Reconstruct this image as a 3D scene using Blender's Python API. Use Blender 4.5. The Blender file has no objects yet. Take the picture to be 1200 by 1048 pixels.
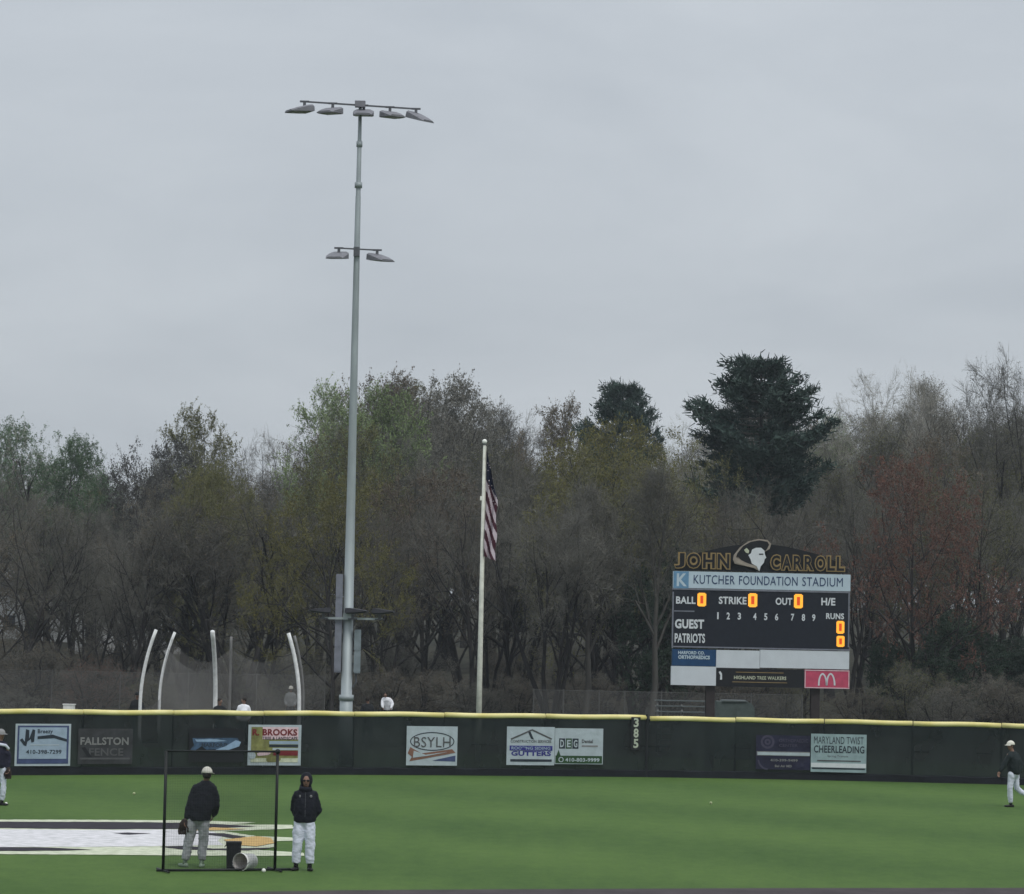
import bpy, math, random
import numpy as np
from mathutils import Vector, Matrix, noise as mnoise

rnd = random.Random(7)
C = bpy.context.scene.collection
SC = bpy.context.scene

# ------------------------------------------------------------------ camera, sky, sun, exposure
F_PX, CX, CY, W0 = 3600.0, 600.0, 524.0, 1200.0
HC = 4.4
PITCH, ROLL = math.atan(218 / F_PX), 0.0205
fwd = Vector((0, math.cos(PITCH), math.sin(PITCH)))
r0 = Vector((1, 0, 0)); u0 = Vector((0, -math.sin(PITCH), math.cos(PITCH)))
cright = r0 * math.cos(ROLL) + u0 * math.sin(ROLL)
cup = -r0 * math.sin(ROLL) + u0 * math.cos(ROLL)
cd = bpy.data.cameras.new('camera')
cam = bpy.data.objects.new('camera', cd); C.objects.link(cam)
cam.matrix_world = Matrix(((cright.x, cup.x, -fwd.x, 0), (cright.y, cup.y, -fwd.y, 0), (cright.z, cup.z, -fwd.z, HC), (0, 0, 0, 1)))
cd.sensor_width = 36; cd.lens = F_PX / W0 * 36; cd.clip_end = 3000; cd.clip_start = 0.5
SC.camera = cam

world = bpy.data.worlds.new('World'); SC.world = world; world.use_nodes = True
nt = world.node_tree; nt.nodes.clear()
N = nt.nodes.new; L = nt.links.new
out = N('ShaderNodeOutputWorld'); bg = N('ShaderNodeBackground'); bg.inputs[1].default_value = 0.1
sky = N('ShaderNodeTexSky'); sky.sky_type = 'NISHITA'; sky.sun_disc = False
SUN_EL, SUN_ROT = math.radians(58), math.radians(150)
sky.sun_elevation = SUN_EL; sky.sun_rotation = SUN_ROT; sky.dust_density = 4
tc = N('ShaderNodeTexCoord'); mp = N('ShaderNodeMapping'); mp.inputs['Scale'].default_value = (1, 1, 2.6)
n1 = N('ShaderNodeTexNoise'); n1.inputs['Scale'].default_value = 5.0; n1.inputs['Detail'].default_value = 5; n1.inputs['Roughness'].default_value = 0.55
n1.inputs['Distortion'].default_value = 0.4
ramp = N('ShaderNodeValToRGB')
ramp.color_ramp.elements[0].position = 0.30; ramp.color_ramp.elements[0].color = (0.458, 0.500, 0.548, 1)
ramp.color_ramp.elements[1].position = 0.72; ramp.color_ramp.elements[1].color = (0.570, 0.612, 0.655, 1)
sep = N('ShaderNodeSeparateXYZ')
mx = N('ShaderNodeMath'); mx.operation = 'MAXIMUM'; mx.inputs[1].default_value = 0.0
pw = N('ShaderNodeMath'); pw.operation = 'POWER'; pw.inputs[1].default_value = 1.5
ml = N('ShaderNodeMath'); ml.operation = 'MULTIPLY_ADD'; ml.inputs[1].default_value = 1.15 * 10; ml.inputs[2].default_value = 10.0
vm = N('ShaderNodeVectorMath'); vm.operation = 'SCALE'
mix = N('ShaderNodeMixRGB'); mix.inputs[0].default_value = 0.08
L(tc.outputs['Generated'], mp.inputs['Vector']); L(mp.outputs[0], n1.inputs['Vector']); L(n1.outputs['Fac'], ramp.inputs[0])
L(tc.outputs['Generated'], sep.inputs[0]); L(sep.outputs['Z'], mx.inputs[0]); L(mx.outputs[0], pw.inputs[0]); L(pw.outputs[0], ml.inputs[0])
L(ramp.outputs[0], vm.inputs[0]); L(ml.outputs[0], vm.inputs['Scale'])
L(vm.outputs[0], mix.inputs[1]); L(sky.outputs[0], mix.inputs[2]); L(mix.outputs[0], bg.inputs[0]); L(bg.outputs[0], out.inputs[0])

sd = bpy.data.lights.new('sun', 'SUN'); sd.energy = 1.3; sd.angle = math.radians(14); sd.color = (1, 0.97, 0.93)
sun = bpy.data.objects.new('sun', sd); C.objects.link(sun)
# light comes from behind-left of the camera, high
sdir = Vector((math.sin(SUN_ROT) * math.cos(SUN_EL), math.cos(SUN_ROT) * math.cos(SUN_EL), math.sin(SUN_EL)))
sun.rotation_euler = sdir.to_track_quat('Z', 'Y').to_euler(); sun.location = (0, 0, 60)
vs = SC.view_settings; vs.view_transform = 'Standard'; vs.look = 'None'; vs.gamma = 1; vs.exposure = 0.0; vs.use_curve_mapping = False
SC.cycles.volume_bounces = 0
SC.cycles.transparent_max_bounces = 16
SC.cycles.max_bounces = 6

def ray(px, py):
    return cright * ((px - CX) / F_PX) + cup * ((CY - py) / F_PX) + fwd
def P(px, py, d):
    r = ray(px, py); return Vector((0, 0, HC)) + r * (d / r.y)
def G(px, py, z=0.0):
    r = ray(px, py); return Vector((0, 0, HC)) + r * ((z - HC) / r.z)
def base(px, py, d, z=0.0):
    """point at height z below/above the place seen at (px, py) at depth d"""
    p = P(px, py, d); return Vector((p.x, p.y, z))

# ------------------------------------------------------------------ materials
def rgb(r, g, b):
    f = lambda c: ((c / 255 + 0.055) / 1.055) ** 2.4 if c > 10 else c / 255 / 12.92
    return (f(r), f(g), f(b), 1)
def mat(name, col, rough=0.7, metal=0.0, var=0.12, nscale=6.0, col2=None, bump=0.0, bscale=40, coords='Object', objvar=0.0, alpha=None, emit=None, spec=0.3, stretch=None):
    if name.startswith('banner_'): bump, bscale = .8, 2.6
    m = bpy.data.materials.new(name); m.use_nodes = True
    t = m.node_tree; b = t.nodes['Principled BSDF']
    b.inputs['Roughness'].default_value = rough; b.inputs['Metallic'].default_value = metal
    b.inputs['Specular IOR Level'].default_value = spec
    c1 = tuple(max(0, c * (1 - var)) for c in col[:3]) + (1,)
    c2 = (tuple(min(1, c * (1 + var)) for c in col[:3]) + (1,)) if col2 is None else col2
    tcn = t.nodes.new('ShaderNodeTexCoord'); no = t.nodes.new('ShaderNodeTexNoise'); no.inputs['Scale'].default_value = nscale; no.inputs['Detail'].default_value = 4
    src = tcn.outputs[coords]
    if stretch:
        mpn = t.nodes.new('ShaderNodeMapping'); mpn.inputs['Scale'].default_value = stretch
        t.links.new(src, mpn.inputs[0]); src = mpn.outputs[0]
    t.links.new(src, no.inputs['Vector'])
    cr = t.nodes.new('ShaderNodeValToRGB'); cr.color_ramp.elements[0].position = 0.32; cr.color_ramp.elements[1].position = 0.68
    cr.color_ramp.elements[0].color = c1; cr.color_ramp.elements[1].color = c2
    t.links.new(no.outputs['Fac'], cr.inputs[0]); o = cr.outputs[0]
    if objvar:
        oi = t.nodes.new('ShaderNodeObjectInfo'); hs = t.nodes.new('ShaderNodeHueSaturation')
        mr = t.nodes.new('ShaderNodeMapRange'); mr.inputs['To Min'].default_value = 1 - objvar; mr.inputs['To Max'].default_value = 1 + objvar
        t.links.new(oi.outputs['Random'], mr.inputs[0]); t.links.new(mr.outputs[0], hs.inputs['Value']); t.links.new(o, hs.inputs['Color']); o = hs.outputs[0]
    t.links.new(o, b.inputs['Base Color'])
    if bump:
        n2 = t.nodes.new('ShaderNodeTexNoise'); n2.inputs['Scale'].default_value = bscale; bp = t.nodes.new('ShaderNodeBump'); bp.inputs['Strength'].default_value = bump
        bp.inputs['Distance'].default_value = 0.05
        t.links.new(src, n2.inputs['Vector']); t.links.new(n2.outputs['Fac'], bp.inputs['Height']); t.links.new(bp.outputs[0], b.inputs['Normal'])
    if alpha is not None: b.inputs['Alpha'].default_value = alpha
    if emit:
        b.inputs['Emission Color'].default_value = emit[0]; b.inputs['Emission Strength'].default_value = emit[1]
    return m

M = {}
M['steel'] = mat('galvanised_steel', (0.33, 0.37, 0.38), 0.55, 0.25, 0.12, 3, stretch=(1, 1, .3))
M['dark_steel'] = mat('dark_steel', (0.10, 0.105, 0.115), 0.6, 0.1)
M['lamp_body'] = mat('lamp_housing', (0.19, 0.19, 0.21), 0.6, 0.1)
M['lens_dark'] = mat('dark_lamp_housing', (0.045, 0.045, 0.055), 0.6)
M['lens'] = mat('lamp_glass', (0.35, 0.37, 0.40), 0.3)
M['enclosure'] = mat('grey_enclosure_paint', (0.19, 0.20, 0.24), 0.6)
M['enclosure2'] = mat('green_grey_enclosure_paint', (0.20, 0.24, 0.26), 0.6)
M['flagpole'] = mat('white_pole_paint', (0.56, 0.57, 0.50), 0.5)
M['ball_old'] = mat('grass_stained_leather', (0.38, 0.42, 0.24), 0.8)
M['ball_white'] = mat('white_leather', (0.8, 0.8, 0.74), 0.6)
M['yellow'] = mat('yellow_plastic_cap', (0.74, 0.64, 0.22), 0.55, 0, 0.10, 1.2, col2=(0.82, 0.74, 0.36, 1), stretch=(1, 1, 1))
M['screen'] = mat('dark_windscreen_mesh', (0.006, 0.013, 0.0135), 0.85, 0, 0.3, 0.35, col2=(0.0105, 0.019, 0.019, 1), alpha=0.93, coords='Object')
M['screen'] = mat('dark_windscreen_mesh', (0.0050, 0.0115, 0.0125), 0.8, 0, 0.3, 1.1, col2=(0.0135, 0.0215, 0.0215, 1), alpha=0.93, bump=.9, bscale=2.2, stretch=(1, 1, .5))
M['skirt'] = mat('black_fence_skirt', (0.008, 0.010, 0.014), 0.8, 0, .3, 1.5)
M['black_post'] = mat('black_fence_post', (0.012, 0.014, 0.016), 0.6)
M['black'] = mat('black_vinyl', (0.010, 0.011, 0.014), 0.6)
M['navyblack'] = mat('score_panel_black', (0.010, 0.013, 0.022), 0.6)
M['frame'] = mat('scoreboard_trim', (0.20, 0.21, 0.25), 0.5, 0.3)
M['white_print'] = mat('white_print', (0.62, 0.65, 0.68), 0.5, 0, .05)
M['white_panel'] = mat('white_panel', (0.58, 0.62, 0.66), 0.55, 0, .05, 2)
M['pale_blue_panel'] = mat('pale_blue_panel', (0.46, 0.56, 0.63), 0.55, 0, .06, 2)
M['sky_blue'] = mat('light_blue_panel', (0.13, 0.27, 0.42), 0.5)
M['blue'] = mat('blue_panel', (0.012, 0.055, 0.14), 0.5)
M['pink'] = mat('red_panel', (0.50, 0.07, 0.13), 0.5)
M['pale_pink'] = mat('pale_print', (0.68, 0.50, 0.54), 0.5)
M['navy_text'] = mat('navy_print', (0.022, 0.045, 0.12), 0.6)
M['gold'] = mat('gold_trim', (0.27, 0.19, 0.085), 0.5, 0.1)
M['gold_paint'] = mat('gold_turf', (0.55, 0.36, 0.13), 0.8)
M['green_print'] = mat('green_print', (0.02, 0.06, 0.02), 0.6)
M['bronze_post'] = mat('brown_steel_post', (0.035, 0.028, 0.028), 0.6)
M['led'] = mat('lit_amber_digit', (0.35, 0.15, 0.02), 0.5, emit=((1.0, 0.44, 0.04, 1), 1.08))
M['led_in'] = mat('lit_red_core', (0.35, 0.03, 0.01), 0.5, emit=((0.70, 0.08, 0.01, 1), 0.7))
M['net'] = mat('dark_net', (0.03, 0.035, 0.035), 0.9, alpha=0.16)
M['cage_net'] = mat('grey_net', (0.23, 0.22, 0.205), 0.9, alpha=0.36)
M['chain'] = mat('chain_link_mesh', (0.13, 0.13, 0.125), 0.8, alpha=0.27)
M['cage_pole'] = mat('white_cage_pole', (0.74, 0.75, 0.74), 0.5)
M['wire_post'] = mat('dull_fence_post', (0.09, 0.09, 0.085), 0.7)
M['cage_pole_grey'] = mat('grey_cage_pole', (0.17, 0.17, 0.165), 0.5)
M['black_pipe'] = mat('black_pipe', (0.008, 0.010, 0.010), 0.5)
M['bucket'] = mat('white_plastic', (0.78, 0.77, 0.75), 0.45)
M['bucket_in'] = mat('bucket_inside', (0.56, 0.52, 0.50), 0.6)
M['skin'] = mat('skin', (0.25, 0.145, 0.105), 0.6)
M['hair'] = mat('hair', (0.02, 0.015, 0.012), 0.8)
M['jacket'] = mat('black_jacket_cloth', (0.0075, 0.009, 0.015), 0.85, 0, .3, 8, bump=.3, bscale=14)
M['grey_cloth'] = mat('grey_trouser_cloth', (0.36, 0.37, 0.385), 0.85, 0, .15, 9, bump=.4, bscale=14)
M['white_cloth'] = mat('white_trouser_cloth', (0.62, 0.65, 0.75), 0.85, 0, .08, 9, bump=.4, bscale=14)
M['cap_white'] = mat('cream_cap_cloth', (0.66, 0.64, 0.56), 0.8)
M['cap_grey'] = mat('grey_cap_cloth', (0.25, 0.25, 0.25), 0.8)
M['shoe_grey'] = mat('grey_green_shoe', (0.26, 0.33, 0.25), 0.7)
M['shoe_black'] = mat('black_shoe', (0.01, 0.01, 0.01), 0.6)
M['leather'] = mat('brown_glove_leather', (0.030, 0.018, 0.014), 0.6)
M['glass_dark'] = mat('dark_lens', (0.005, 0.005, 0.006), 0.2)
M['wood'] = mat('aluminium_plank', (0.12, 0.14, 0.14), 0.5, .2)
M['cabinet'] = mat('green_grey_cabinet', (0.075, 0.095, 0.09), 0.6)
M['house_white'] = mat('white_house_siding', (0.45, 0.46, 0.46), 0.7)
M['roof'] = mat('grey_shingle', (0.09, 0.09, 0.095), 0.9)
M['window_dark'] = mat('dark_window_glass', (0.03, 0.035, 0.04), 0.15)
M['flag_red'] = mat('flag_red', (0.055, 0.008, 0.020), 0.8)
M['flag_white'] = mat('flag_white', (0.58, 0.50, 0.55), 0.8)
M['flag_blue'] = mat('flag_blue', (0.010, 0.012, 0.040), 0.8)

# ------------------------------------------------------------------ mesh helpers
class MB:
    def __init__(s): s.v = []; s.f = []; s.m = []
    def add(s, vs_, fs, mi=0):
        o = len(s.v); s.v += [tuple(v) for v in vs_]; s.f += [tuple(i + o for i in f) for f in fs]; s.m += [mi] * len(fs)
    def box(s, c, d, mi=0, rot=None):
        x, y, z = d[0] / 2, d[1] / 2, d[2] / 2
        vv = [Vector(p) for p in ((-x, -y, -z), (x, -y, -z), (x, y, -z), (-x, y, -z), (-x, -y, z), (x, -y, z), (x, y, z), (-x, y, z))]
        if rot is not None: vv = [rot @ p for p in vv]
        c = Vector(c)
        s.add([p + c for p in vv], [(0, 3, 2, 1), (4, 5, 6, 7), (0, 1, 5, 4), (1, 2, 6, 5), (2, 3, 7, 6), (3, 0, 4, 7)], mi)
    def tube(s, pts, rad, n=8, mi=0, side=None, round_ends=False):
        pts = [Vector(p) for p in pts]; rad = [r if isinstance(r, (tuple, list)) else (r, r) for r in (rad if isinstance(rad, (list, tuple)) else [rad] * len(pts))]
        if round_ends:
            d0 = (pts[0] - pts[1]).normalized(); d1 = (pts[-1] - pts[-2]).normalized()
            a = min(rad[0]); b = min(rad[-1])
            pts = [pts[0] + d0 * a * .62, pts[0] + d0 * a * .42] + pts + [pts[-1] + d1 * b * .42, pts[-1] + d1 * b * .62]
            sc = lambda r, k: (r[0] * k, r[1] * k)
            rad = [sc(rad[0], .25), sc(rad[0], .72)] + rad + [sc(rad[-1], .72), sc(rad[-1], .25)]
        ref = Vector(side) if side is not None else None
        vs_ = []
        for i, p in enumerate(pts):
            t = (pts[min(i + 1, len(pts) - 1)] - pts[max(i - 1, 0)]).normalized()
            r_ = ref if ref is not None else (Vector((1, 0, 0)) if abs(t.x) < .8 else Vector((0, 1, 0)))
            a = (r_ - t * r_.dot(t)).normalized(); b = t.cross(a)
            if ref is None: ref = a
            for k in range(n):
                th = 2 * math.pi * k / n
                vs_.append(p + a * math.cos(th) * rad[i][0] + b * math.sin(th) * rad[i][1])
        fs = [(i * n + k, i * n + (k + 1) % n, (i + 1) * n + (k + 1) % n, (i + 1) * n + k) for i in range(len(pts) - 1) for k in range(n)]
        fs += [tuple(range(n))[::-1], tuple((len(pts) - 1) * n + k for k in range(n))]
        s.add(vs_, fs, mi)
    def ell(s, c, r, n=14, m=9, mi=0, rot=None, z0=-1.0, z1=1.0):
        c = Vector(c); vs_ = []
        a0, a1 = math.asin(z0), math.asin(z1)
        for i in range(m + 1):
            a = a0 + (a1 - a0) * i / m
            for k in range(n):
                th = 2 * math.pi * k / n
                p = Vector((r[0] * math.cos(a) * math.cos(th), r[1] * math.cos(a) * math.sin(th), r[2] * math.sin(a)))
                if rot is not None: p = rot @ p
                vs_.append(p + c)
        fs = [(i * n + k, i * n + (k + 1) % n, (i + 1) * n + (k + 1) % n, (i + 1) * n + k) for i in range(m) for k in range(n)]
        fs += [tuple(range(n))[::-1], tuple(m * n + k for k in range(n))]
        s.add(vs_, fs, mi)
    def prism(s, pts, y0, y1, mi=0):
        """outline in local x,z between y0 (front) and y1 (back)"""
        n = len(pts)
        s.add([(p[0], y0, p[1]) for p in pts] + [(p[0], y1, p[1]) for p in pts],
              [tuple(range(n)), tuple(range(2 * n - 1, n - 1, -1))] + [(i, i + n, (i + 1) % n + n, (i + 1) % n) for i in range(n)], mi)
    def mesh(s, name, mats, smooth=False):
        me = bpy.data.meshes.new(name); me.from_pydata(s.v, [], s.f)
        for m in mats: me.materials.append(m)
        if len(mats) > 1: me.polygons.foreach_set('material_index', s.m)
        if smooth: me.polygons.foreach_set('use_smooth', [True] * len(s.f))
        me.update(); return me
    def build(s, name, mats, parent=None, smooth=False):
        mats = mats if isinstance(mats, list) else [mats]
        return link(name, s.mesh(name, mats, smooth), parent)
def link(name, me, parent=None):
    o = bpy.data.objects.new(name, me); C.objects.link(o)
    if parent: o.parent = parent
    return o
def tag(o, label=None, cat=None, group=None, kind=None):
    if label: o['label'] = label
    if cat: o['category'] = cat
    if group: o['group'] = group
    if kind: o['kind'] = kind
    return o
def empty(name, loc, rz=0.0):
    o = bpy.data.objects.new(name, None); C.objects.link(o); o.location = loc; o.rotation_euler = (0, 0, rz); o.empty_display_size = .3
    return o
def copy_tree(o, parent=None):
    c = o.copy(); C.objects.link(c); c.parent = parent
    for ch in list(o.children): copy_tree(ch, c)
    return c
EX = Vector((1, 0, 0))

# ------------------------------------------------------------------ ground and hill
def smooth(a, b, t):
    t = min(1, max(0, (t - a) / (b - a))); return t * t * (3 - 2 * t)
def terrain(x, y):
    z = 9.5 * smooth(175, 340, y) * (0.8 + .35 * mnoise.noise((x * .012, y * .012, 3)))
    # a bank that climbs at the right edge beyond the outfield
    z += 2.6 * smooth(18, 30, x) * smooth(118, 150, y) * (1 - smooth(200, 260, y))
    if y > 130: z += 0.25 * smooth(130, 150, y) * mnoise.noise((x * .1, y * .1, 0))
    return z
def sheet(name, xs, ys, zf, m):
    vv = [(x, y, zf(x, y)) for y in ys for x in xs]; n = len(xs)
    ff = [(j * n + i, j * n + i + 1, (j + 1) * n + i + 1, (j + 1) * n + i) for j in range(len(ys) - 1) for i in range(n - 1)]
    b = MB(); b.add(vv, ff); return b.build(name, m, smooth=True)

# fence line (photo pixels of its foot)
FB = [(-200, 913), (0, 908.5), (200, 907.8), (400, 908), (600, 909.2), (800, 911.2), (1000, 915.2), (1200, 920), (1400, 928)]
def fpy(px):
    for (a, b), (c, d) in zip(FB, FB[1:]):
        if px <= c: return b + (d - b) * (px - a) / (c - a)
    return FB[-1][1]
def fence_pt(px):
    p = G(px, fpy(px)); return Vector((p.x, p.y, 0))

# turf
def turf_material():
    m = mat('artificial_turf', (0.06, 0.12, 0.03), 0.9, 0, 0.0, 1, spec=.1)
    t = m.node_tree; b = t.nodes['Principled BSDF']
    for l in list(b.inputs['Base Color'].links): t.links.remove(l)
    g = t.nodes.new('ShaderNodeTexCoord')
    mp = t.nodes.new('ShaderNodeMapping'); mp.inputs['Rotation'].default_value = (0, 0, math.radians(-42))
    t.links.new(g.outputs['Object'], mp.inputs[0])
    wv = t.nodes.new('ShaderNodeTexWave'); wv.inputs['Scale'].default_value = 0.034; wv.inputs['Distortion'].default_value = .5; wv.inputs['Detail'].default_value = 1; wv.inputs['Detail Scale'].default_value = .6
    wv.bands_direction = 'X'
    t.links.new(mp.outputs[0], wv.inputs['Vector'])
    na = t.nodes.new('ShaderNodeTexNoise'); na.inputs['Scale'].default_value = 0.28; na.inputs['Detail'].default_value = 6; na.inputs['Roughness'].default_value = .65
    mpb = t.nodes.new('ShaderNodeMapping'); mpb.inputs['Scale'].default_value = (1, .45, 1); t.links.new(g.outputs['Object'], mpb.inputs[0]); t.links.new(mpb.outputs[0], na.inputs['Vector'])
    nb = t.nodes.new('ShaderNodeTexNoise'); nb.inputs['Scale'].default_value = 14; nb.inputs['Detail'].default_value = 5; nb.inputs['Roughness'].default_value = .8; t.links.new(mpb.outputs[0], nb.inputs['Vector'])
    a1 = t.nodes.new('ShaderNodeMath'); a1.operation = 'MULTIPLY_ADD'; a1.inputs[1].default_value = .13; t.links.new(wv.outputs['Fac'], a1.inputs[0])
    m2 = t.nodes.new('ShaderNodeMath'); m2.operation = 'MULTIPLY_ADD'; m2.inputs[1].default_value = .30; t.links.new(na.outputs['Fac'], m2.inputs[0])
    m3 = t.nodes.new('ShaderNodeMath'); m3.operation = 'MULTIPLY'; m3.inputs[1].default_value = .30; t.links.new(nb.outputs['Fac'], m3.inputs[0])
    nc = t.nodes.new('ShaderNodeTexNoise'); nc.inputs['Scale'].default_value = 2.2; nc.inputs['Detail'].default_value = 9; nc.inputs['Roughness'].default_value = .82; t.links.new(mpb.outputs[0], nc.inputs['Vector'])
    m4 = t.nodes.new('ShaderNodeMath'); m4.operation = 'MULTIPLY_ADD'; m4.inputs[1].default_value = .55; t.links.new(nc.outputs['Fac'], m4.inputs[0]); t.links.new(m3.outputs[0], m4.inputs[2])
    t.links.new(m4.outputs[0], m2.inputs[2]); t.links.new(m2.outputs[0], a1.inputs[2])
    cr = t.nodes.new('ShaderNodeValToRGB')
    cr.color_ramp.elements[0].position = .44; cr.color_ramp.elements[0].color = (0.040, 0.084, 0.021, 1)
    cr.color_ramp.elements[1].position = .82; cr.color_ramp.elements[1].color = (0.089, 0.152, 0.037, 1)
    t.links.new(a1.outputs[0], cr.inputs[0]); t.links.new(cr.outputs[0], b.inputs['Base Color'])
    return m
M['turf'] = turf_material()
M['litter'] = mat('leaf_litter_ground', (0.036, 0.031, 0.024), 0.95, 0, .3, .8, col2=(0.058, 0.058, 0.036, 1), bump=.5, bscale=3)
M['rough_grass'] = mat('rough_grass', (0.05, 0.075, 0.03), 0.95, 0, .3, .5, bump=.4, bscale=5)
xs = [-600, -400, -250, -160, -110] + [x for x in range(-90, 91, 5)] + [110, 160, 250, 400, 600]
ys = [-60, -20, 20, 60, 85, 95, 100] + [y for y in range(104, 360, 4)] + [380, 420, 480, 560, 700]
g = sheet('ground', xs, ys, lambda x, y: terrain(x, y) - (0.012 if y < 104 else 0.0), M['litter']); tag(g, kind='structure')
# turf sheet inside the fence line
fps = [fence_pt(px) for px in range(-200, 1401, 50)]
def arc_ext(a, b, turn, n, step):
    d = (b - a).normalized(); p = b.copy(); res = []
    for i in range(n):
        d = Matrix.Rotation(turn, 3, 'Z') @ d; p = p + d * step; res.append(p.copy())
    return res
lext = arc_ext(fps[1], fps[0], math.radians(2.4), 11, 3.05)
rext = arc_ext(fps[-2], fps[-1], -math.radians(2.4), 11, 3.05)
line = lext[::-1] + fps + rext
tv = [(p.x, p.y, 0.0) for p in line]; nL = len(tv)
b = MB(); b.add(tv + [(p[0] * .9, 20, 0) for p in tv] , [(i, i + nL, i + 1 + nL, i + 1) for i in range(nL - 1)])
tag(b.build('field_turf', M['turf']), kind='structure')
# strip of rough grass behind the fence
b = MB(); b.add([(p.x, p.y + .02, -0.002) for p in line] + [(p.x * 1.05, 112 , -0.002 + terrain(p.x * 1.05, 112)+.01) for p in line], [(i, i + 1, i + 1 + nL, i + nL) for i in range(nL - 1)])
tag(b.build('grass_verge', M['rough_grass']), kind='structure')
# infield dirt
dp = [(-60, 1062), (100, 1053), (210, 1048), (300, 1045.5), (400, 1043.8), (600, 1042.6), (900, 1041.3), (1200, 1041), (1400, 1042), (1700, 1050)]
dg = [G(x, y) for x, y in dp]
b = MB(); b.add([(p.x, p.y, .006) for p in dg] + [(p.x * .8, 22, .006) for p in dg], [(i, i + len(dg), i + 1 + len(dg), i + 1) for i in range(len(dg) - 1)])
M['dirt'] = mat('infield_dirt', (0.050, 0.041, 0.043), 0.95, 0, .25, 1.5, bump=.3, bscale=20)
tag(b.build('infield_dirt', M['dirt']), kind='structure')

# ------------------------------------------------------------------ emblem in the turf
logo_root = empty('field_emblem', (*G(20, 985).xy, 0))
tag(logo_root, 'wide white, black and gold emblem inlaid in the green turf at left', 'field emblem')
M['turf_white'] = mat('white_turf', (0.50, 0.50, 0.50), 0.9, 0, .05, 4, col2=(0.70, 0.68, 0.70, 1))
M['turf_cream'] = mat('cream_turf', (0.42, 0.46, 0.32), 0.9, 0, .08, 5, col2=(0.62, 0.64, 0.50, 1))
M['turf_black'] = mat('black_turf', (0.018, 0.014, 0.022), 0.9, 0, .2, 1.5)
def ground_poly(name, pts, m, layer):
    lo = logo_root.location; b = MB()
    # resample the outline so that it stays ragged like sewn turf edges
    vv = []
    jr = random.Random(len(pts) * 7 + layer); qs = [G(x, y) for x, y in pts]
    for q0, q1 in zip(qs, qs[1:] + qs[:1]):
        m_ = max(1, int((q1 - q0).length / .16))
        for k in range(m_):
            q = q0.lerp(q1, k / m_); vv.append((q.x - lo.x + jr.uniform(-.015, .015), q.y - lo.y + (jr.uniform(-.05, .05) if k else 0), .005 + .004 * layer))
    vv = vv[::-1]; b.add(vv, [tuple(range(len(vv)))]); o = b.build(name, m, logo_root)
    return o
ground_poly('cream_outline', [(-330, 982), (-260, 966), (0, 961), (120, 961.3), (230, 962), (300, 964.5), (270, 966.8), (342, 967.2), (345, 971.5), (300, 973.2), (262, 974.5), (300, 980.5), (345, 982.3), (345, 985.7), (323, 986.3), (322, 993), (300, 996.5), (356, 1000), (357, 1003.5), (300, 1003.6), (0, 1001.5), (-240, 1000)], M['turf_cream'], 1)
ground_poly('white_face', [(-300, 982), (-240, 975), (0, 972.5), (120, 973.5), (215, 972.8), (250, 975.5), (262, 980), (255, 986), (262, 991), (150, 993), (0, 993.5), (-240, 993)], M['turf_white'], 2)
ground_poly('black_band', [(-280, 975), (-220, 967.5), (0, 963.8), (150, 964.3), (235, 965.5), (300, 969.3), (262, 971.2), (215, 972.2), (120, 972.6), (0, 971.2), (-220, 974)], M['turf_black'], 3)
ground_poly('black_line', [(-250, 994), (0, 993.8), (60, 994.5), (110, 997.0), (60, 997.8), (0, 998.2), (-250, 998)], M['turf_black'], 3)
ground_poly('black_sliver', [(133, 977.3), (150, 976.6), (178, 977.8), (150, 979.2)], M['turf_black'], 3)
ground_poly('black_stroke', [(214, 976.5), (262, 977.5), (302, 984), (322, 986.5), (290, 986), (262, 981.5)], M['turf_black'], 3)
ground_poly('black_stroke', [(186, 993.2), (222, 992.5), (250, 995.5), (290, 995), (322, 994.5), (290, 997.6), (215, 996.6)], M['turf_black'], 3)
ground_poly('gold_patch', [(262, 985), (300, 981.2), (318, 983.2), (322, 989), (300, 993), (272, 991)], M['gold_paint'], 4)
ground_poly('gold_patch', [(250, 970.8), (290, 972.4), (262, 973.8), (225, 974.6)], M['gold_paint'], 4)

# ------------------------------------------------------------------ panels with print on them (banners, scoreboard)
_fc = {}
def text_mesh(s, w, h, m, bold=0.0, extr=0.0):
    """text centred on 0,0 in x,z with width w and height h (h is the cap height)"""
    key = (s, bold)
    if key not in _fc:
        cu = bpy.data.curves.new('lettering', 'FONT'); cu.body = s; cu.size = 1; cu.offset = bold; cu.resolution_u = 3; cu.space_character = 1.05
        o = bpy.data.objects.new('tmp', cu); C.objects.link(o)
        dg_ = bpy.context.evaluated_depsgraph_get()
        me = bpy.data.meshes.new_from_object(o.evaluated_get(dg_)); bpy.data.objects.remove(o)
        v = np.array([x.co[:] for x in me.vertices]); f = [tuple(p.vertices) for p in me.polygons]
        v[:, 0] -= (v[:, 0].min() + v[:, 0].max()) / 2; v[:, 1] -= (v[:, 1].min() + v[:, 1].max()) / 2
        _fc[key] = (v, f)
    v, f = _fc[key]; ww = v[:, 0].max() * 2; hh = v[:, 1].max() * 2
    return [(x * w / ww, y * h / hh) for x, y, _ in v], f
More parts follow.
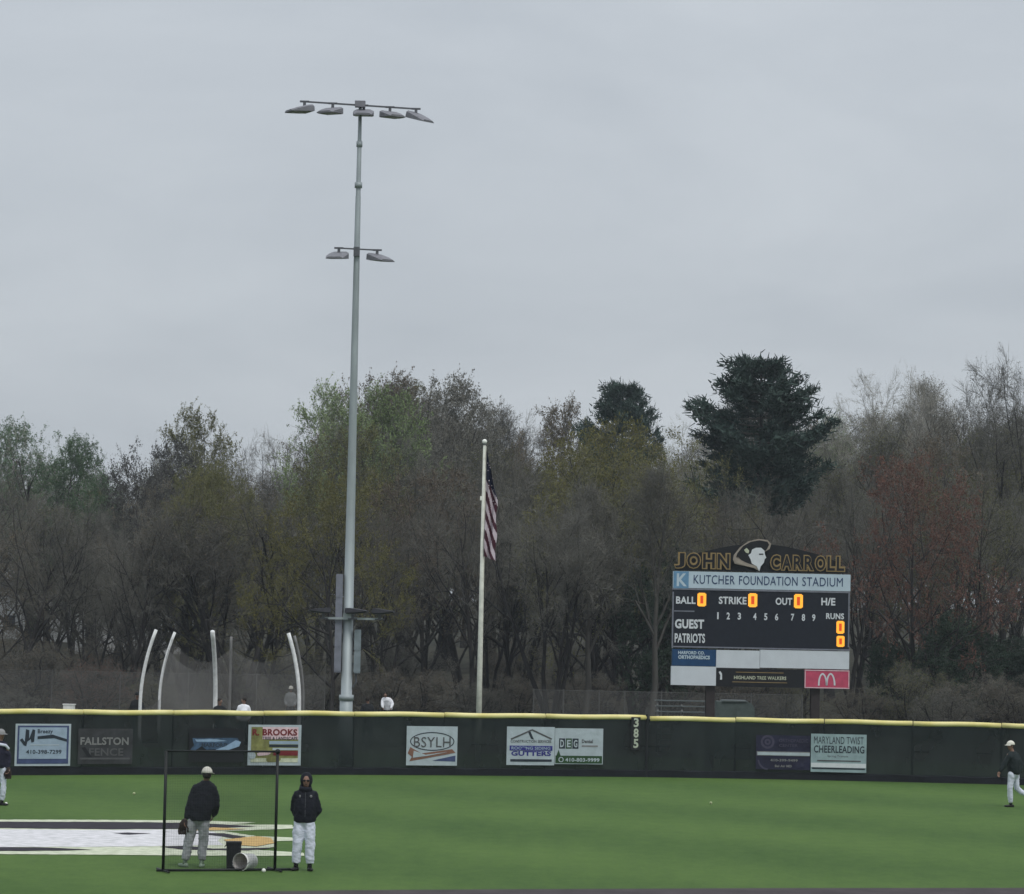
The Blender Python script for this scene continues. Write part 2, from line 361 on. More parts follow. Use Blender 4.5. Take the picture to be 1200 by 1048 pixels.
class Panel:
    """maps photo pixels on one flat thing to its own local x,z in metres; front is -y"""
    def __init__(s, root, fn, scale, disp=None): s.root, s.fn, s.k, s.disp = root, fn, scale, disp or (lambda x, z: 0.0)
    def rect(s, name, x0, y0, x1, y1, m, layer=0, thick=.004, parent=None, sub=(1, 1)):
        cx, cz = s.fn((x0 + x1) / 2, (y0 + y1) / 2); w = (x1 - x0) * s.k; h = (y1 - y0) * s.k
        b = MB(); nx, nz = sub; vv = []
        for yy in (-layer * .007 - thick, -layer * .007):
            for j in range(nz + 1):
                for i in range(nx + 1):
                    x = cx - w / 2 + w * i / nx; z = cz - h / 2 + h * j / nz
                    vv.append((x, yy - s.disp(x, z), z))
        n = nx + 1; o = n * (nz + 1); ff = []
        for j in range(nz):
            for i in range(nx):
                a = j * n + i; ff.append((a, a + 1, a + n + 1, a + n)); ff.append((a + o, a + n + o, a + n + 1 + o, a + 1 + o))
        rim = [i for i in range(n)] + [j * n + nx for j in range(1, nz + 1)] + [nz * n + i for i in range(nx - 1, -1, -1)] + [j * n for j in range(nz - 1, 0, -1)]
        for a, c in zip(rim, rim[1:] + rim[:1]): ff.append((a, a + o, c + o, c))
        b.add(vv, ff); return b.build(name, m, parent or s.root)
    def poly(s, name, pts, m, layer=1, thick=.004, parent=None):
        q = [s.fn(x, y) for x, y in pts]; b = MB(); y = -layer * .007
        a = sum(q[i][0] * q[(i + 1) % len(q)][1] - q[(i + 1) % len(q)][0] * q[i][1] for i in range(len(q)))
        if a < 0: q = q[::-1]
        b.prism(q, y - thick, y); b.v = [(p[0], p[1] - s.disp(p[0], p[2]), p[2]) for p in b.v]; return b.build(name, m, parent or s.root)
    def text(s, txt, x0, y0, x1, y1, m, layer=1, bold=.02, parent=None, name='lettering'):
        cx, cz = s.fn((x0 + x1) / 2, (y0 + y1) / 2)
        vv, ff = text_mesh(txt, (x1 - x0) * s.k, (y1 - y0) * s.k, m, bold)
        b = MB(); b.add([(x + cx, -layer * .007 - .003 - s.disp(x + cx, z + cz), z + cz) for x, z in vv], ff)
        return b.build(name, m, parent or s.root)
    def ring(s, name, cx_, cy_, rx, ry, w, m, layer=1, parent=None, a0=0, a1=360, n=32):
        b = MB(); vv = []
        for i in range(n + 1):
            a = math.radians(a0 + (a1 - a0) * i / n)
            for k in (0, w):
                x, z = s.fn(cx_ + (rx - k) * math.cos(a), cy_ - (ry - k) * math.sin(a)); vv.append((x, -layer * .007 - .003 - s.disp(x, z), z))
        b.add(vv, [(2 * i, 2 * i + 2, 2 * i + 3, 2 * i + 1) for i in range(n)]); return b.build(name, m, parent or s.root)

# ------------------------------------------------------------------ outfield fence
FH = 1.80
fence = empty('outfield_fence', (*fence_pt(600).xy, 0)); fo = Vector(fence.location)
tag(fence, 'long dark windscreen fence with yellow top rail behind the outfield', 'fence')
post_px = [-117, -11, 95, 201, 307, 413, 519, 638, 757, 861, 965, 1069, 1173, 1279, 1385]
posts = lext[::-1][:-1] + [fence_pt(p) for p in post_px] + rext[1:]
drs = random.Random(3)
for i, (a, c) in enumerate(zip(posts, posts[1:])):
    a_, c_ = a - fo, c - fo; d = (c_ - a_); ln = d.length; t = d / ln; nrm = Vector((t.y, -t.x, 0))  # towards the field
    if nrm.y > 0: nrm = -nrm
    b = MB(); nx, nz = 16, 6; ph = drs.random() * 6
    vv = []
    for j in range(nz + 1):
        for k in range(nx + 1):
            u, v = k / nx, j / nz
            w = .02 * math.sin(ph + u * 9 + v * 2) * math.sin(math.pi * v) + .012 * math.sin(ph * 2 + u * 23)*math.sin(math.pi * u)
            vv.append(a_ + d * (.004 + .992 * u) + nrm * (.035 + .5 * w) + Vector((0, 0, .21 + (FH - .21) * v)))
    b.add(vv, [(j * (nx + 1) + k, j * (nx + 1) + k + 1, (j + 1) * (nx + 1) + k + 1, (j + 1) * (nx + 1) + k) for j in range(nz) for k in range(nx)])
    b.build('windscreen_panel', M['screen'], fence, True)
    # bottom skirt board
    b = MB(); nx = 8
    vv = []
    for k in range(nx + 1):
        q = a_ + d * (k / nx)
        for off, z in ((.062, 0.0), (.066, .205 + .018 * math.sin(ph + k * 1.3)), (.012, .235), (.012, 0.0)):
            vv.append(q + nrm * off + Vector((0, 0, z)))
    ff = [(4 * k + e, 4 * k + 4 + e, 4 * k + 4 + (e + 1) % 4, 4 * k + (e + 1) % 4) for k in range(nx) for e in range(4)] + [(0, 1, 2, 3), (4 * nx + 3, 4 * nx + 2, 4 * nx + 1, 4 * nx)]
    b.add(vv, ff); b.build('fence_skirt', M['skirt'], fence)
    # yellow cap rail: a corrugated split pipe
    kink = i == len(lext) - 1 + 8 - 1
    b = MB(); q0, q1 = (.006, .994); jog = drs.uniform(-.012, .012)
    if abs((a - fence_pt(757)).length) < .01: q0 = .035
    pts = [a_ + d * (q0 + (q1 - q0) * k / 6) + Vector((0, 0, FH + .035 + jog + .010 * math.sin(ph + k * 1.1))) for k in range(7)]
    b.tube(pts, [.080] * 7, 12); b.build('cap_rail', M['yellow'], fence, True)
    # chain-link rails behind
    b = MB(); b.tube([a_ - nrm * .05 + Vector((0, 0, .95)), c_ - nrm * .05 + Vector((0, 0, .95))], .02, 6); b.build('middle_rail', M['black_post'], fence)
for i, a in enumerate(posts):
    b = MB(); p = a - fo; dark = abs((a - fence_pt(757)).length) < .01
    n_ = Vector((0, -1, 0))
    b.tube([p + Vector((0, .06 if not dark else -.04, 0)), p + Vector((0, .06 if not dark else -.04, FH + (.16 if dark else -.06)))], .03 if not dark else .045, 8)
    b.build('post', M['black_post'] if i != 14 else M['steel'], fence)
    if not dark:
        b = MB(); b.box(p + Vector((0, -.048, .22 + (FH - .3) / 2)), (.03, .012, FH - .3)); b.build('seam_strip', M['screen'] , fence)

# ------------------------------------------------------------------ banners on the fence
def chord_pt(px):
    q = fence_pt(px)
    for p0, p1 in zip(post_px, post_px[1:]):
        if p0 <= px <= p1:
            A, B = fence_pt(p0), fence_pt(p1); d = (B - A); return A + d * ((q - A).dot(d) / d.dot(d))
    return q
def banner(x0, y0, x1, y1, m, label, wav=.004):
    a, c = chord_pt(x0), chord_pt(x1); mid = (a + c) / 2; d = c - a
    kz = d.length / (x1 - x0); off = Vector((d.y, -d.x, 0)).normalized() * .10
    xm = (x0 + x1) / 2
    # height of the banner's lower edge over the ground, by its place on the photo
    z0 = (fpy(xm) - y1) * kz
    r = empty('banner', (mid.x + off.x, mid.y + off.y, z0), math.atan2(d.y, d.x))
    tag(r, label, 'banner')
    ph = drs.random() * 6
    pn = Panel(r, lambda px, py: ((px - xm) * kz, (y1 - py) * kz), kz, lambda x, z: wav * math.sin(ph + x * 3 + z * 2) + wav * .4 * math.sin(ph * 3 + x * 5 - z * 3))
    pn.rect('sheet', x0, y0, x1, y1, m, 0, sub=(20, 10))
    return pn
M['bn_white'] = mat('banner_white', (0.40, 0.46, 0.50), 0.6, 0, .1, 3)
M['bn_blue'] = mat('banner_pale_blue', (0.30, 0.38, 0.48), 0.6, 0, .1, 3)
M['bn_teal'] = mat('banner_pale_teal', (0.27, 0.36, 0.38), 0.6, 0, .15, 3)
M['bn_border'] = mat('banner_border_blue', (0.05, 0.07, 0.16), 0.6)
M['bn_grey'] = mat('banner_charcoal', (0.035, 0.036, 0.040), 0.7, 0, .4, 2.5)
M['bn_greytext'] = mat('banner_grey_print', (0.20, 0.20, 0.20), 0.7)
M['bn_darktext'] = mat('banner_dark_grey_print', (0.085, 0.085, 0.09), 0.7)
M['bn_red'] = mat('banner_red_print', (0.16, 0.018, 0.022), 0.6)
M['bn_rust'] = mat('banner_rust_print', (0.20, 0.10, 0.07), 0.6)
M['bn_olive'] = mat('banner_olive_photo', (0.20, 0.20, 0.07), 0.7, 0, .4, 4)
M['bn_purple'] = mat('banner_dark_purple', (0.016, 0.016, 0.040), 0.7, 0, .3, 2)
M['bn_purple2'] = mat('banner_purple_print', (0.055, 0.050, 0.085), 0.7)
M['bn_indigo'] = mat('banner_indigo_print', (0.030, 0.030, 0.20), 0.6)
M['bn_swoosh'] = mat('banner_swoosh_blue', (0.045, 0.085, 0.15), 0.6, 0, .4, 6)
M['bn_swoosh2'] = mat('banner_swoosh_pale', (0.25, 0.36, 0.50), 0.6)
M['bn_ink'] = mat('banner_ink', (0.020, 0.028, 0.04), 0.6)

p = banner(14, 851, 80, 898, M['bn_white'], 'white banner with blue border and dark bird emblem, near the left frame edge')
p.rect('border', 16.5, 853, 77.5, 895.5, M['bn_border'], 1, sub=(10, 5))
p.rect('print_field', 18.5, 855, 75, 890, M['bn_blue'], 2, sub=(10, 5))
p.poly('emblem', [(19, 869), (22, 867), (25, 871), (26, 857), (30, 858), (30, 868), (34, 857), (37, 858), (36, 871), (33, 872), (32, 868), (28, 871), (27, 876), (24, 875)], M['bn_ink'], 3)
p.text('Breezy', 40, 857, 58, 863, M['bn_ink'], 3, .02)
p.poly('swoosh', [(40, 865), (58, 863), (75, 868), (75, 871), (60, 867), (40, 868)], M['bn_ink'], 3)
p.text('410-398-7299', 27, 880, 69, 884.5, M['bn_ink'], 3, .02)
p.rect('text_line', 32, 874, 66, 875, M['bn_white'], 3)

p = banner(89, 857, 153, 896, M['bn_grey'], 'charcoal banner reading FALLSTON FENCE in grey capitals')
p.text('FALLSTON', 91.5, 866.5, 148, 875, M['bn_greytext'], 1, .03)
p.text('FENCE', 102, 878.5, 142, 887, M['bn_darktext'], 1, .02)
p.poly('diagonal_stroke', [(93, 878), (97, 877), (106, 889), (101, 889)], M['black'], 1)
p.rect('picket_strip', 91, 889, 150, 891, M['bn_darktext'], 1)

p = banner(219, 856, 284, 894, M['black'], 'black banner with a long blue swoosh shape, left of the baseball banner')
p.poly('swoosh', [(221, 880), (225, 875), (223, 867), (276, 866.5), (279, 872), (270, 878), (240, 880), (234, 876), (226, 881)], M['bn_swoosh'], 1)
p.poly('swoosh_highlight', [(262, 876), (274, 869), (280, 871), (278, 876), (266, 880), (250, 880)], M['bn_swoosh2'], 2)
p.poly('swoosh_highlight', [(226, 868.5), (250, 868), (264, 870), (250, 871), (228, 871)], M['bn_swoosh2'], 2)
p.text('HARFORD', 234, 872.5, 264, 877, M['bn_ink'], 2, .03)

p = banner(288.5, 852.5, 350.5, 897.5, M['bn_white'], 'white bordered banner with red capitals and a baseball photo')
p.rect('photo', 292, 855, 347, 894, M['bn_olive'], 1, sub=(8, 5))
p.rect('heading_field', 305, 855, 347, 868.5, M['pale_pink'], 2)
p.text('R. BROOKS', 293, 857, 345.5, 864.5, M['bn_red'], 3, .04)
p.text('TREE & LANDSCAPE', 305, 865.6, 346, 869, M['bn_ink'], 3, .02)
p.rect('text_band', 313, 870.5, 347, 874, M['bn_blue'], 2); p.rect('text_band', 313, 874.5, 347, 877, M['bn_ink'], 3)
p.rect('text_band', 317, 878, 347, 880.5, M['bn_white'], 2); p.rect('text_band', 318, 881.2, 347, 886.5, M['bn_red'], 2)
p.poly('baseball_print', [(289 + 4.5 + 4.2 * math.cos(a * .6283), 886.5 + 4.2 * math.sin(a * .6283)) for a in range(10)], M['bn_white'], 3)
p.poly('bat_print', [(299, 884), (312, 881), (316, 883), (312, 886), (300, 887)], M['pale_pink'], 3)
p.rect('grass_print', 292, 889.5, 347, 894, M['turf_cream'], 2)

p = banner(474.5, 853.5, 534, 897.5, M['bn_white'], 'white banner with capitals in a dark oval over rust swooshes, left of the flagpole')
p.ring('oval', 504.5, 870.5, 26, 10.5, 1.1, M['bn_ink'], 1)
p.text('BSYLH', 483, 865.5, 526, 877, M['bn_darktext'], 2, .0)
p.poly('swoosh', [(479, 877), (492, 884), (528, 879), (532, 883), (500, 889), (478, 893), (481, 888), (476, 884)], M['bn_rust'], 1)
p.poly('swoosh_highlight', [(483, 881), (497, 885.5), (524, 882), (500, 886.5), (482, 889)], M['bn_white'], 2)
p.poly('swoosh', [(505, 892), (532, 886), (532, 893), (515, 892.5)], M['bn_border'], 1)

p = banner(591.5, 853.5, 648, 897, M['bn_white'], 'white banner with a roof outline over an indigo text band')
for q in ([(596, 867), (620, 856.5), (622, 857.5), (597, 868.5)], [(621, 856), (645, 866.5), (644, 868), (620, 857.5)]): p.poly('roof_line', q, M['bn_darktext'], 1)
p.poly('emblem', [(616, 858.5), (619, 858.5), (623.5, 868), (620, 867)], M['bn_ink'], 1)
p.text('CONSTRUCTION SERVICES', 596, 868.5, 644, 871.5, M['bn_darktext'], 1, .02)
p.rect('text_band', 595, 875, 645.5, 880.5, M['bn_indigo'], 1); p.text('ROOFING SIDING', 597, 876, 643, 879.5, M['bn_blue'], 2, .02)
p.text('GUTTERS', 597, 881, 644, 886.5, M['bn_indigo'], 1, .04); p.rect('bottom_band', 596, 890.3, 645, 893, M['bn_ink'], 1)
p = banner(648.6, 855.5, 705, 896, M['bn_white'], 'white banner with three dark letter blocks and a green bottom strip')
for i, ch in enumerate('DEG'):
    x = 653.5 + i * 7.8; p.rect('letter_block', x, 867, x + 7, 878.5, M['bn_ink'] if i != 1 else M['green_print'], 1); p.text(ch, x + 1.3, 868.6, x + 5.7, 877, M['bn_white'], 2, .03)
p.text('Dental', 680, 868, 693, 872, M['bn_darktext'], 1, .03); p.rect('text_line', 680, 874.5, 699, 876.3, M['bn_greytext'], 1)
p.rect('bottom_strip', 649.5, 886.5, 704, 895, M['green_print'], 1); p.text('410-803-9999', 661, 889, 701, 893.3, M['bn_white'], 2, .03)
p.poly('tree_print', [(650, 888), (653, 880), (656, 888)], M['green_print'], 2)
p.ring('phone_mark', 656, 891, 3, 3, 1, M['bn_white'], 3)

# distance marker: three stacked numerals hung by the black post
p = banner(737.5, 843, 748.5, 880, M['black'], 'narrow vertical distance marker with pale stacked numerals beside the black post', wav=.003)
M['marker'] = mat('marker_cream_print', (0.46, 0.50, 0.40), 0.6)
for i, ch in enumerate('385'): p.text(ch, 740.5, 844 + i * 11.8, 746.3, 854.3 + i * 11.8, M['marker'], 1, .03)

p = banner(885, 862, 948.5, 902, M['bn_purple'], 'dark purple banner with round emblem crossed by a pale stripe')
p.ring('emblem', 898.5, 870, 8, 8, 2.6, M['bn_purple2'], 1); p.ring('emblem', 898.5, 870, 3.6, 3.6, 2.2, M['bn_purple2'], 1)
p.text('ORTHOPAEDIC', 912, 866, 946, 870, M['bn_purple2'], 1, .02); p.text('CENTER', 912, 872, 934, 875.5, M['bn_purple2'], 1, .02)
p.rect('stripe', 886, 881, 948, 886, M['bn_greytext'], 1, sub=(6, 1)); p.rect('stripe_core', 887, 882, 948, 885.4, M['bn_white'], 2, sub=(6, 1))
p.text('410-399-9499', 902, 889.6, 934, 892.6, M['bn_greytext'], 1, .03); p.text('Bel Air MD', 907.5, 896.4, 927, 899.2, M['bn_greytext'], 1, .03)
p.ring('lower_arc', 900, 890, 13, 13, 2, M['bn_purple2'], 1, a0=185, a1=265)

p = banner(949.5, 860.5, 1014.5, 905, M['bn_teal'], 'pale green-white banner reading CHEERLEADING in dark lettering')
p.text('MARYLAND TWIST', 953, 863.5, 1011, 872, M['bn_ink'], 1, .0)
p.text('CHEERLEADING', 953, 874, 1012, 882.5, M['bn_ink'], 1, .02)
p.text('Spring Tryouts', 969, 885, 993, 888, M['bn_darktext'], 1, .0); p.rect('text_line', 957, 891, 1008, 892.5, M['bn_darktext'], 1)
p.rect('white_fold', 950, 894.5, 1014, 899.5, M['white_print'], 1, sub=(8, 1)); p.rect('dark_fold', 951, 900, 1013, 901.6, M['bn_ink'], 1, sub=(8, 1))

# ------------------------------------------------------------------ scoreboard
SBD = 103.5
sb0 = P(786, 803.5, SBD); sb = empty('scoreboard', (sb0.x, sb0.y, 0), math.radians(1.5)); KS = SBD / F_PX * 1.003
tag(sb, 'dark electronic scoreboard on two brown posts behind the outfield fence', 'scoreboard')
ca, sa = math.cos(.0255), math.sin(.0255)
def bl(px, py):
    dx, e = px - 786, py - 803.5
    return ((dx * ca + e * sa) * KS, (dx * sa - e * ca) * KS + sb0.z)
pn = Panel(sb, bl, KS)
def panel(name, x0, y0, x1, y1, m, label=None, layer=0, thick=.25):
    # coordinates are the left end of the panel on the photo; the board's own slope is added here
    o = pn.rect(name, x0, y0, x1, y1, m, layer - thick * 0, .01, sub=(1, 1))
    bpy.data.objects.remove(o)
    cx, cz = bl((x0 + x1) / 2, (y0 + y1) / 2); b = MB(); w, h = (x1 - x0) * KS, (y1 - y0) * KS
    b.box((cx, thick / 2 - layer * .007, cz), (w, thick, h)); o = b.build(name, m, sb)
    if label: o['label'] = label
    return o
for x in (832.5, 955.5):
    b = MB(); xx = bl(x, 820)[0]; zt = bl(x, 800)[1]
    b.box((xx, .30, zt / 2), (.11, .3, zt)); b.box((xx - .0, .14, zt / 2), (.29, .02, zt)); b.box((xx, .46, zt / 2), (.29, .02, zt)); b.build('post', M['bronze_post'], sb)
def sl(x): return (x - 786) * .0255       # drop of a level line on the photo along the board
def trect(o_parent, name, x0, y0, x1, y1, m, layer): return pn.rect(name, x0, y0, x1, y1, m, layer, parent=o_parent)
# name sign: arched black board with gold outlined black letters
arch = [(792, 669), (792, 664), (806, 655)] + [(820 + i * 14.4, 649 - 12.0 * math.sin(math.pi * i / 10) + .0255 * i * 14.4) for i in range(0, 11)] + [(982, 660), (995, 669), (995, 674)]
ns = pn.poly('name_sign', [(x, y) for x, y in arch], M['black'], 0, .0)
me = MB(); q = [bl(x, y) for x, y in arch][::-1]
me.prism(q, .10, .20); bpy.data.objects.remove(ns); ns = me.build('name_sign', M['black'], sb)
def outlined(txt, x0, y0, x1, y1):
    pn.text(txt, x0 - 1.3, y0 - 1.3, x1 + 1.3, y1 + 1.3, M['gold'], 0, .11, parent=ns, name='letter_outline')
    pn.text(txt, x0, y0, x1, y1, M['black'], 1.3, .02, parent=ns, name='lettering')
def spaced(txt, x0, x1, y0, hh, widths=None):
    wsum = sum(widths); x = x0
    for ch, w in zip(txt, widths):
        ww = (x1 - x0) * w / wsum; yy = y0 + sl(x)
        outlined(ch, x + ww * .10, yy, x + ww * .90, yy + hh); x += ww
spaced('JOHN', 791, 857.5, 649.2, 16.8, [.8, 1.1, 1, 1])
spaced('CARROLL', 903.5, 991.5, 649.4, 16.5, [1, 1.05, 1, 1, 1.1, .85, .85])
M['stone'] = mat('emblem_taupe', (0.30, 0.26, 0.22), 0.6)
# emblem: head in a curled tricorn hat
em = pn.poly('emblem', [(860, 657), (861, 652), (868, 643), (878, 636), (890, 633), (901, 634.5), (905, 639), (903, 645), (896, 649), (897, 658), (892, 664), (891, 671), (884, 667), (870, 664), (862, 662)], M['stone'], 3, .004); em['label'] = 'pale tricorn hat and head emblem'
pn.poly('hat', [(863.5, 655), (865, 650), (872, 641.5), (881, 636.5), (891, 634.8), (900.5, 636.5), (902.5, 640), (900, 645), (897, 648), (896, 657), (891, 663), (884, 664), (876, 661), (869, 657.5)], M['black'], 5, parent=em)
pn.poly('curl', [(861.5, 655), (866, 654), (870, 658.5), (878, 662), (886, 664), (889, 668), (876, 665), (863, 661)], M['stone'], 5, parent=em)
pn.poly('face', [(878, 652), (881, 650), (882.5, 645.5), (887, 643.5), (893, 643.5), (897, 647), (897.5, 652), (899, 655), (897, 657), (896, 661), (892.5, 665), (890.5, 671), (887.5, 665), (882, 662), (880.5, 657)], M['white_print'], 6, parent=em)
pn.poly('plume', [(873, 646), (876, 643.5), (879, 647), (878, 650), (875, 649)], M['turf_cream'], 6, parent=em)
pn.poly('eye', [(890.5, 650.3), (895.5, 650.3), (895.5, 651.6), (890.5, 651.8)], M['black'], 7, parent=em)
# naming-rights panel
k1 = panel('stadium_sign', 790, 672.8, 997.5, 692.2, M['pale_blue_panel'], None, 1)
k1['label'] = 'pale sign reading KUTCHER FOUNDATION STADIUM'
q = pn.rect('blue_square', 790.5, 670.6, 808, 690.6, M['sky_blue'], 2, parent=k1); pn.text('K', 794, 673, 806, 688, M['pale_blue_panel'], 3, .03, parent=k1)
for (w_, x0, x1) in (('KUTCHER', 813.8, 862), ('FOUNDATION', 867, 935.5), ('STADIUM', 941, 988.5)):
    c = (x0 + x1) / 2; yc = 681.9 + (c - 893) * .0255
    pn.text(w_, x0, yc - 5.2, x1, yc + 5.2, M['navy_text'], 2, 0.0, parent=k1)
# score panel
sp = panel('score_panel', 788.5, 693.2, 995.5, 761.0, M['navyblack'], 'black panel with lit amber zeros', 0, .3)
for x0, y0, x1, y1 in ((788.5, 692.6, 995.5, 694.4), (788.5, 760, 995.5, 761.6), (788.2, 694.4, 789.8, 760), (994.2, 694.4, 995.8, 760)):
    pn.rect('trim', x0, y0, x1, y1, M['frame'], 2, parent=sp)
def st(txt, x0, y0, x1, y1, b_=.03, m='white_print'): return pn.text(txt, x0, y0, x1, y1, M[m], 1, b_, parent=sp)
st('BALL', 793, 700, 816, 708.5); st('STRIKE', 843, 700.5, 875.5, 709.3); st('OUT', 909.5, 702, 929, 710.5); st('H/E', 963, 702.3, 979.5, 711.3)
pn.rect('bar', 790.7, 716.3, 814.4, 717.7, M['frame'], 1, parent=sp)
for ch, x in zip('123456789', (841.8, 853.9, 866.9, 885, 897.8, 910.5, 929.2, 941.9, 954)): st(ch, x - (1.9 if ch != '1' else .9), 718.9 + sl(x) - 1.8, x + (1.9 if ch != '1' else .9), 727 + sl(x) - 1.8, .03)
st('RUNS', 968.5, 720.3, 989.5, 727.3); st('GUEST', 791.5, 726.5, 825.5, 737.5, .04); st('PATRIOTS', 791, 743, 826.5, 754, .03)
seg_me = {}
def digit(x0, y0, x1, y1):
    cx_, cy_ = (x0 + x1) / 2, (y0 + y1) / 2; cx, cz = bl(cx_, cy_); w, h = (x1 - x0) * KS / 2, (y1 - y0) * KS / 2
    b = MB(); b.box((cx, -.012, cz), (w * 1.1, .012, h * 1.3)); o = b.build('digit', M['led_in'], sp)
    t_ = w * .74
    for (ax, az, bx, bz) in ((-.6, 1, .6, 1), (-.6, -1, .6, -1), (-1, .08, -1, .84), (-1, -.84, -1, -.08), (1, .08, 1, .84), (1, -.84, 1, -.08)):
        A = Vector((cx + ax * (w - t_ / 2), -.024, cz + az * (h - t_ / 2))); B = Vector((cx + bx * (w - t_ / 2), -.024, cz + bz * (h - t_ / 2)))
        s_ = MB(); s_.box((A + B) / 2, (abs(B.x - A.x) + t_ * .8, .01, abs(B.z - A.z) + t_ * .8)); s_.build('segment', M['led'], o)
for q in ((817.6, 695.4, 828.6, 712), (877, 696.2, 888.4, 713.2), (930.6, 697.4, 941.8, 714.8), (980, 729, 990, 744.6), (980, 746.4, 990, 760.0)): digit(*q)
# sponsor panels below
s1 = panel('sponsor_panel', 788, 761.6, 839, 781, M['blue'], 'blue sponsor panel'); pn.text('HARFORD CO.', 795, 763.6, 826, 767.4, M['pale_blue_panel'], 1, .04, parent=s1); pn.text('ORTHOPAEDICS', 795, 768.6, 832, 773, M['pale_blue_panel'], 1, .05, parent=s1)
s2 = panel('sponsor_panel', 839.4, 763, 890.3, 783.6, M['white_panel'], 'blank white panel'); s3 = panel('sponsor_panel', 890.7, 763.6, 995, 784.6, M['white_panel'], 'long blank white panel')
s4 = panel('sponsor_panel', 786.6, 781.4, 839, 803.4, M['white_panel'], 'blank white lower panel')
s5 = panel('sponsor_panel', 839.4, 785, 942, 806, M['black'], 'black panel with gold lettering'); pn.text('HIGHLAND TREE WALKERS', 860, 793.2, 921, 797.2, M['turf_cream'], 1, .02, parent=s5)
pn.rect('rule', 862, 788.6, 918, 789.4, M['gold'], 1, parent=s5); pn.rect('rule', 858, 800, 922, 800.8, M['gold'], 1, parent=s5)
pn.poly('bottle_mark', [(842, 788), (844, 787), (846, 790), (846, 797), (843.5, 797), (844, 792)], M['white_print'], 1, parent=s5)
s6 = panel('sponsor_panel', 942.4, 786.4, 995, 808, M['pink'], 'red panel with pale double arch')
for x0, y0, x1, y1 in ((942.6, 786.6, 994.8, 787.6), (942.6, 806.8, 994.8, 807.8), (942.6, 787.6, 943.6, 806.8), (993.8, 787.6, 994.8, 806.8)): pn.rect('trim', x0, y0, x1, y1, M['pale_pink'], 1, parent=s6)
for cx_ in (963.6, 973.0): pn.ring('arch', cx_, 804.5, 5.6, 14.5, 2.0, M['white_print'], 1, parent=s6, a0=0, a1=180, n=20)

# ------------------------------------------------------------------ tall light pole
LD = 100.0
lp0 = base(404, 896, LD); lp = empty('light_pole', lp0)
tag(lp, 'very tall galvanised stadium light pole with seven floodlights aloft', 'light pole')
kl = LD / F_PX
def lz(py, px=410): return P(px, py, LD).z
ztop = lz(122)
b = MB()
zs = [0, 2.2, 2.21, lz(560), lz(300), lz(230), lz(229), lz(165), lz(164), ztop]
rs = [.220, .208, .180, .138, .098, .088, .080, .072, .064, .055]
b.tube([(0, 0, z) for z in zs], rs, 16); b.build('pole', M['steel'], lp, True)
for z, r in ((lz(217), .125), (lz(169), .10), (2.2, .235)):
    b = MB(); b.tube([(0, 0, z - .09), (0, 0, z + .09)], [r, r], 16); b.build('collar', M['steel'], lp, True)
AY = math.radians(15)
ax_ = Vector((math.cos(AY), math.sin(AY), 0))
def arm(z, half0, half1, th=.05, name='crossarm'):
    b = MB(); rot = Matrix.Rotation(AY, 3, 'Z'); b.box(ax_ * ((half1 - half0) / 2) + Vector((0, -.0, z)), (half0 + half1, th, th), rot=rot); return b.build(name, M['dark_steel'], lp)
def fixture(pos, yaw, tilt, sc=1.0, up=False):
    """floodlight: wedge hood, thick at the back and thin at the lip, hung by a yoke"""
    R_ = Matrix.Rotation(yaw, 3, 'Z') @ Matrix.Rotation(tilt, 3, 'X')
    b = MB(); sc = sc * .93; w = .36 * sc
    sec = [(.30, .6, .13, -.06), (.22, .85, .17, -.08), (.0, 1.0, .14, -.09), (-.35, 1.0, .06, -.09), (-.62, .85, -.02, -.09)]
    vv = []
    for y, ww, zt, zb in sec:
        for x, z in ((-w * ww, zb), (w * ww, zb), (w * ww, zt - .05), (w * ww * .7, zt), (-w * ww * .7, zt), (-w * ww, zt - .05)):
            p_ = Vector((x, y * sc, z * sc * (-1 if up else 1))); vv.append(R_ @ p_ + pos)
    ff = [(i * 6 + k, i * 6 + (k + 1) % 6, (i + 1) * 6 + (k + 1) % 6, (i + 1) * 6 + k) for i in range(4) for k in range(6)] + [(5, 4, 3, 2, 1, 0), (24, 25, 26, 27, 28, 29)]
    b.add(vv, ff); o = b.build('floodlight', M['lamp_body' if not up else 'lens_dark'], lp)
    b = MB(); zz = -.095 * sc * (-1 if up else 1)
    b.add([R_ @ Vector(q_) + pos for q_ in ((-w * .85, .18 * sc, zz), (w * .85, .18 * sc, zz), (w * .85, -.5 * sc, zz), (-w * .85, -.5 * sc, zz))], [(0, 1, 2, 3)]); b.build('lens', M['lens' if not up else 'lens_dark'], o)
    b = MB(); sg = -1 if up else 1
    b.box(pos + Vector((0, 0, .19 * sg)), (.09, .09, .18)); b.box(pos + Vector((0, 0, .27 * sg)), (.30, .10, .05)); b.build('bracket', M['dark_steel'], o)
za = lz(123.5, 421)
arm(za, 1.96, 1.96)
b = MB(); b.box((0, -.1, za + .02), (.34, .22, .20)); b.build('junction_head', M['lamp_body'], lp)
for off, yw, tl in ((-1.86, -62, -4), (-.92, -25, -4), (.12, 0, -5), (1.0, 30, -4), (1.88, 52, -14)):
    fixture(ax_ * off + Vector((0, -.02, za - .27)), math.radians(yw), math.radians(tl) * -1)
zb_ = lz(292, 416); arm(zb_, .72, .72, .045)
for off, yw in ((-.6, -12), (.68, 42)): fixture(ax_ * off + Vector((0, -.02, zb_ - .27)), math.radians(yw), math.radians(6))
b = MB(); b.box((0, -.12, zb_ - .1), (.2, .15, .3)); b.build('clamp', M['dark_steel'], lp)
zc = lz(725, 407)
b = MB(); b.box((.15, -.27, zc), (1.95, .05, .07)); b.build('crossarm', M['steel'], lp)
b = MB(); b.box((0, -.22, zc + .08), (.3, .12, .16)); b.build('clamp', M['steel'], lp)
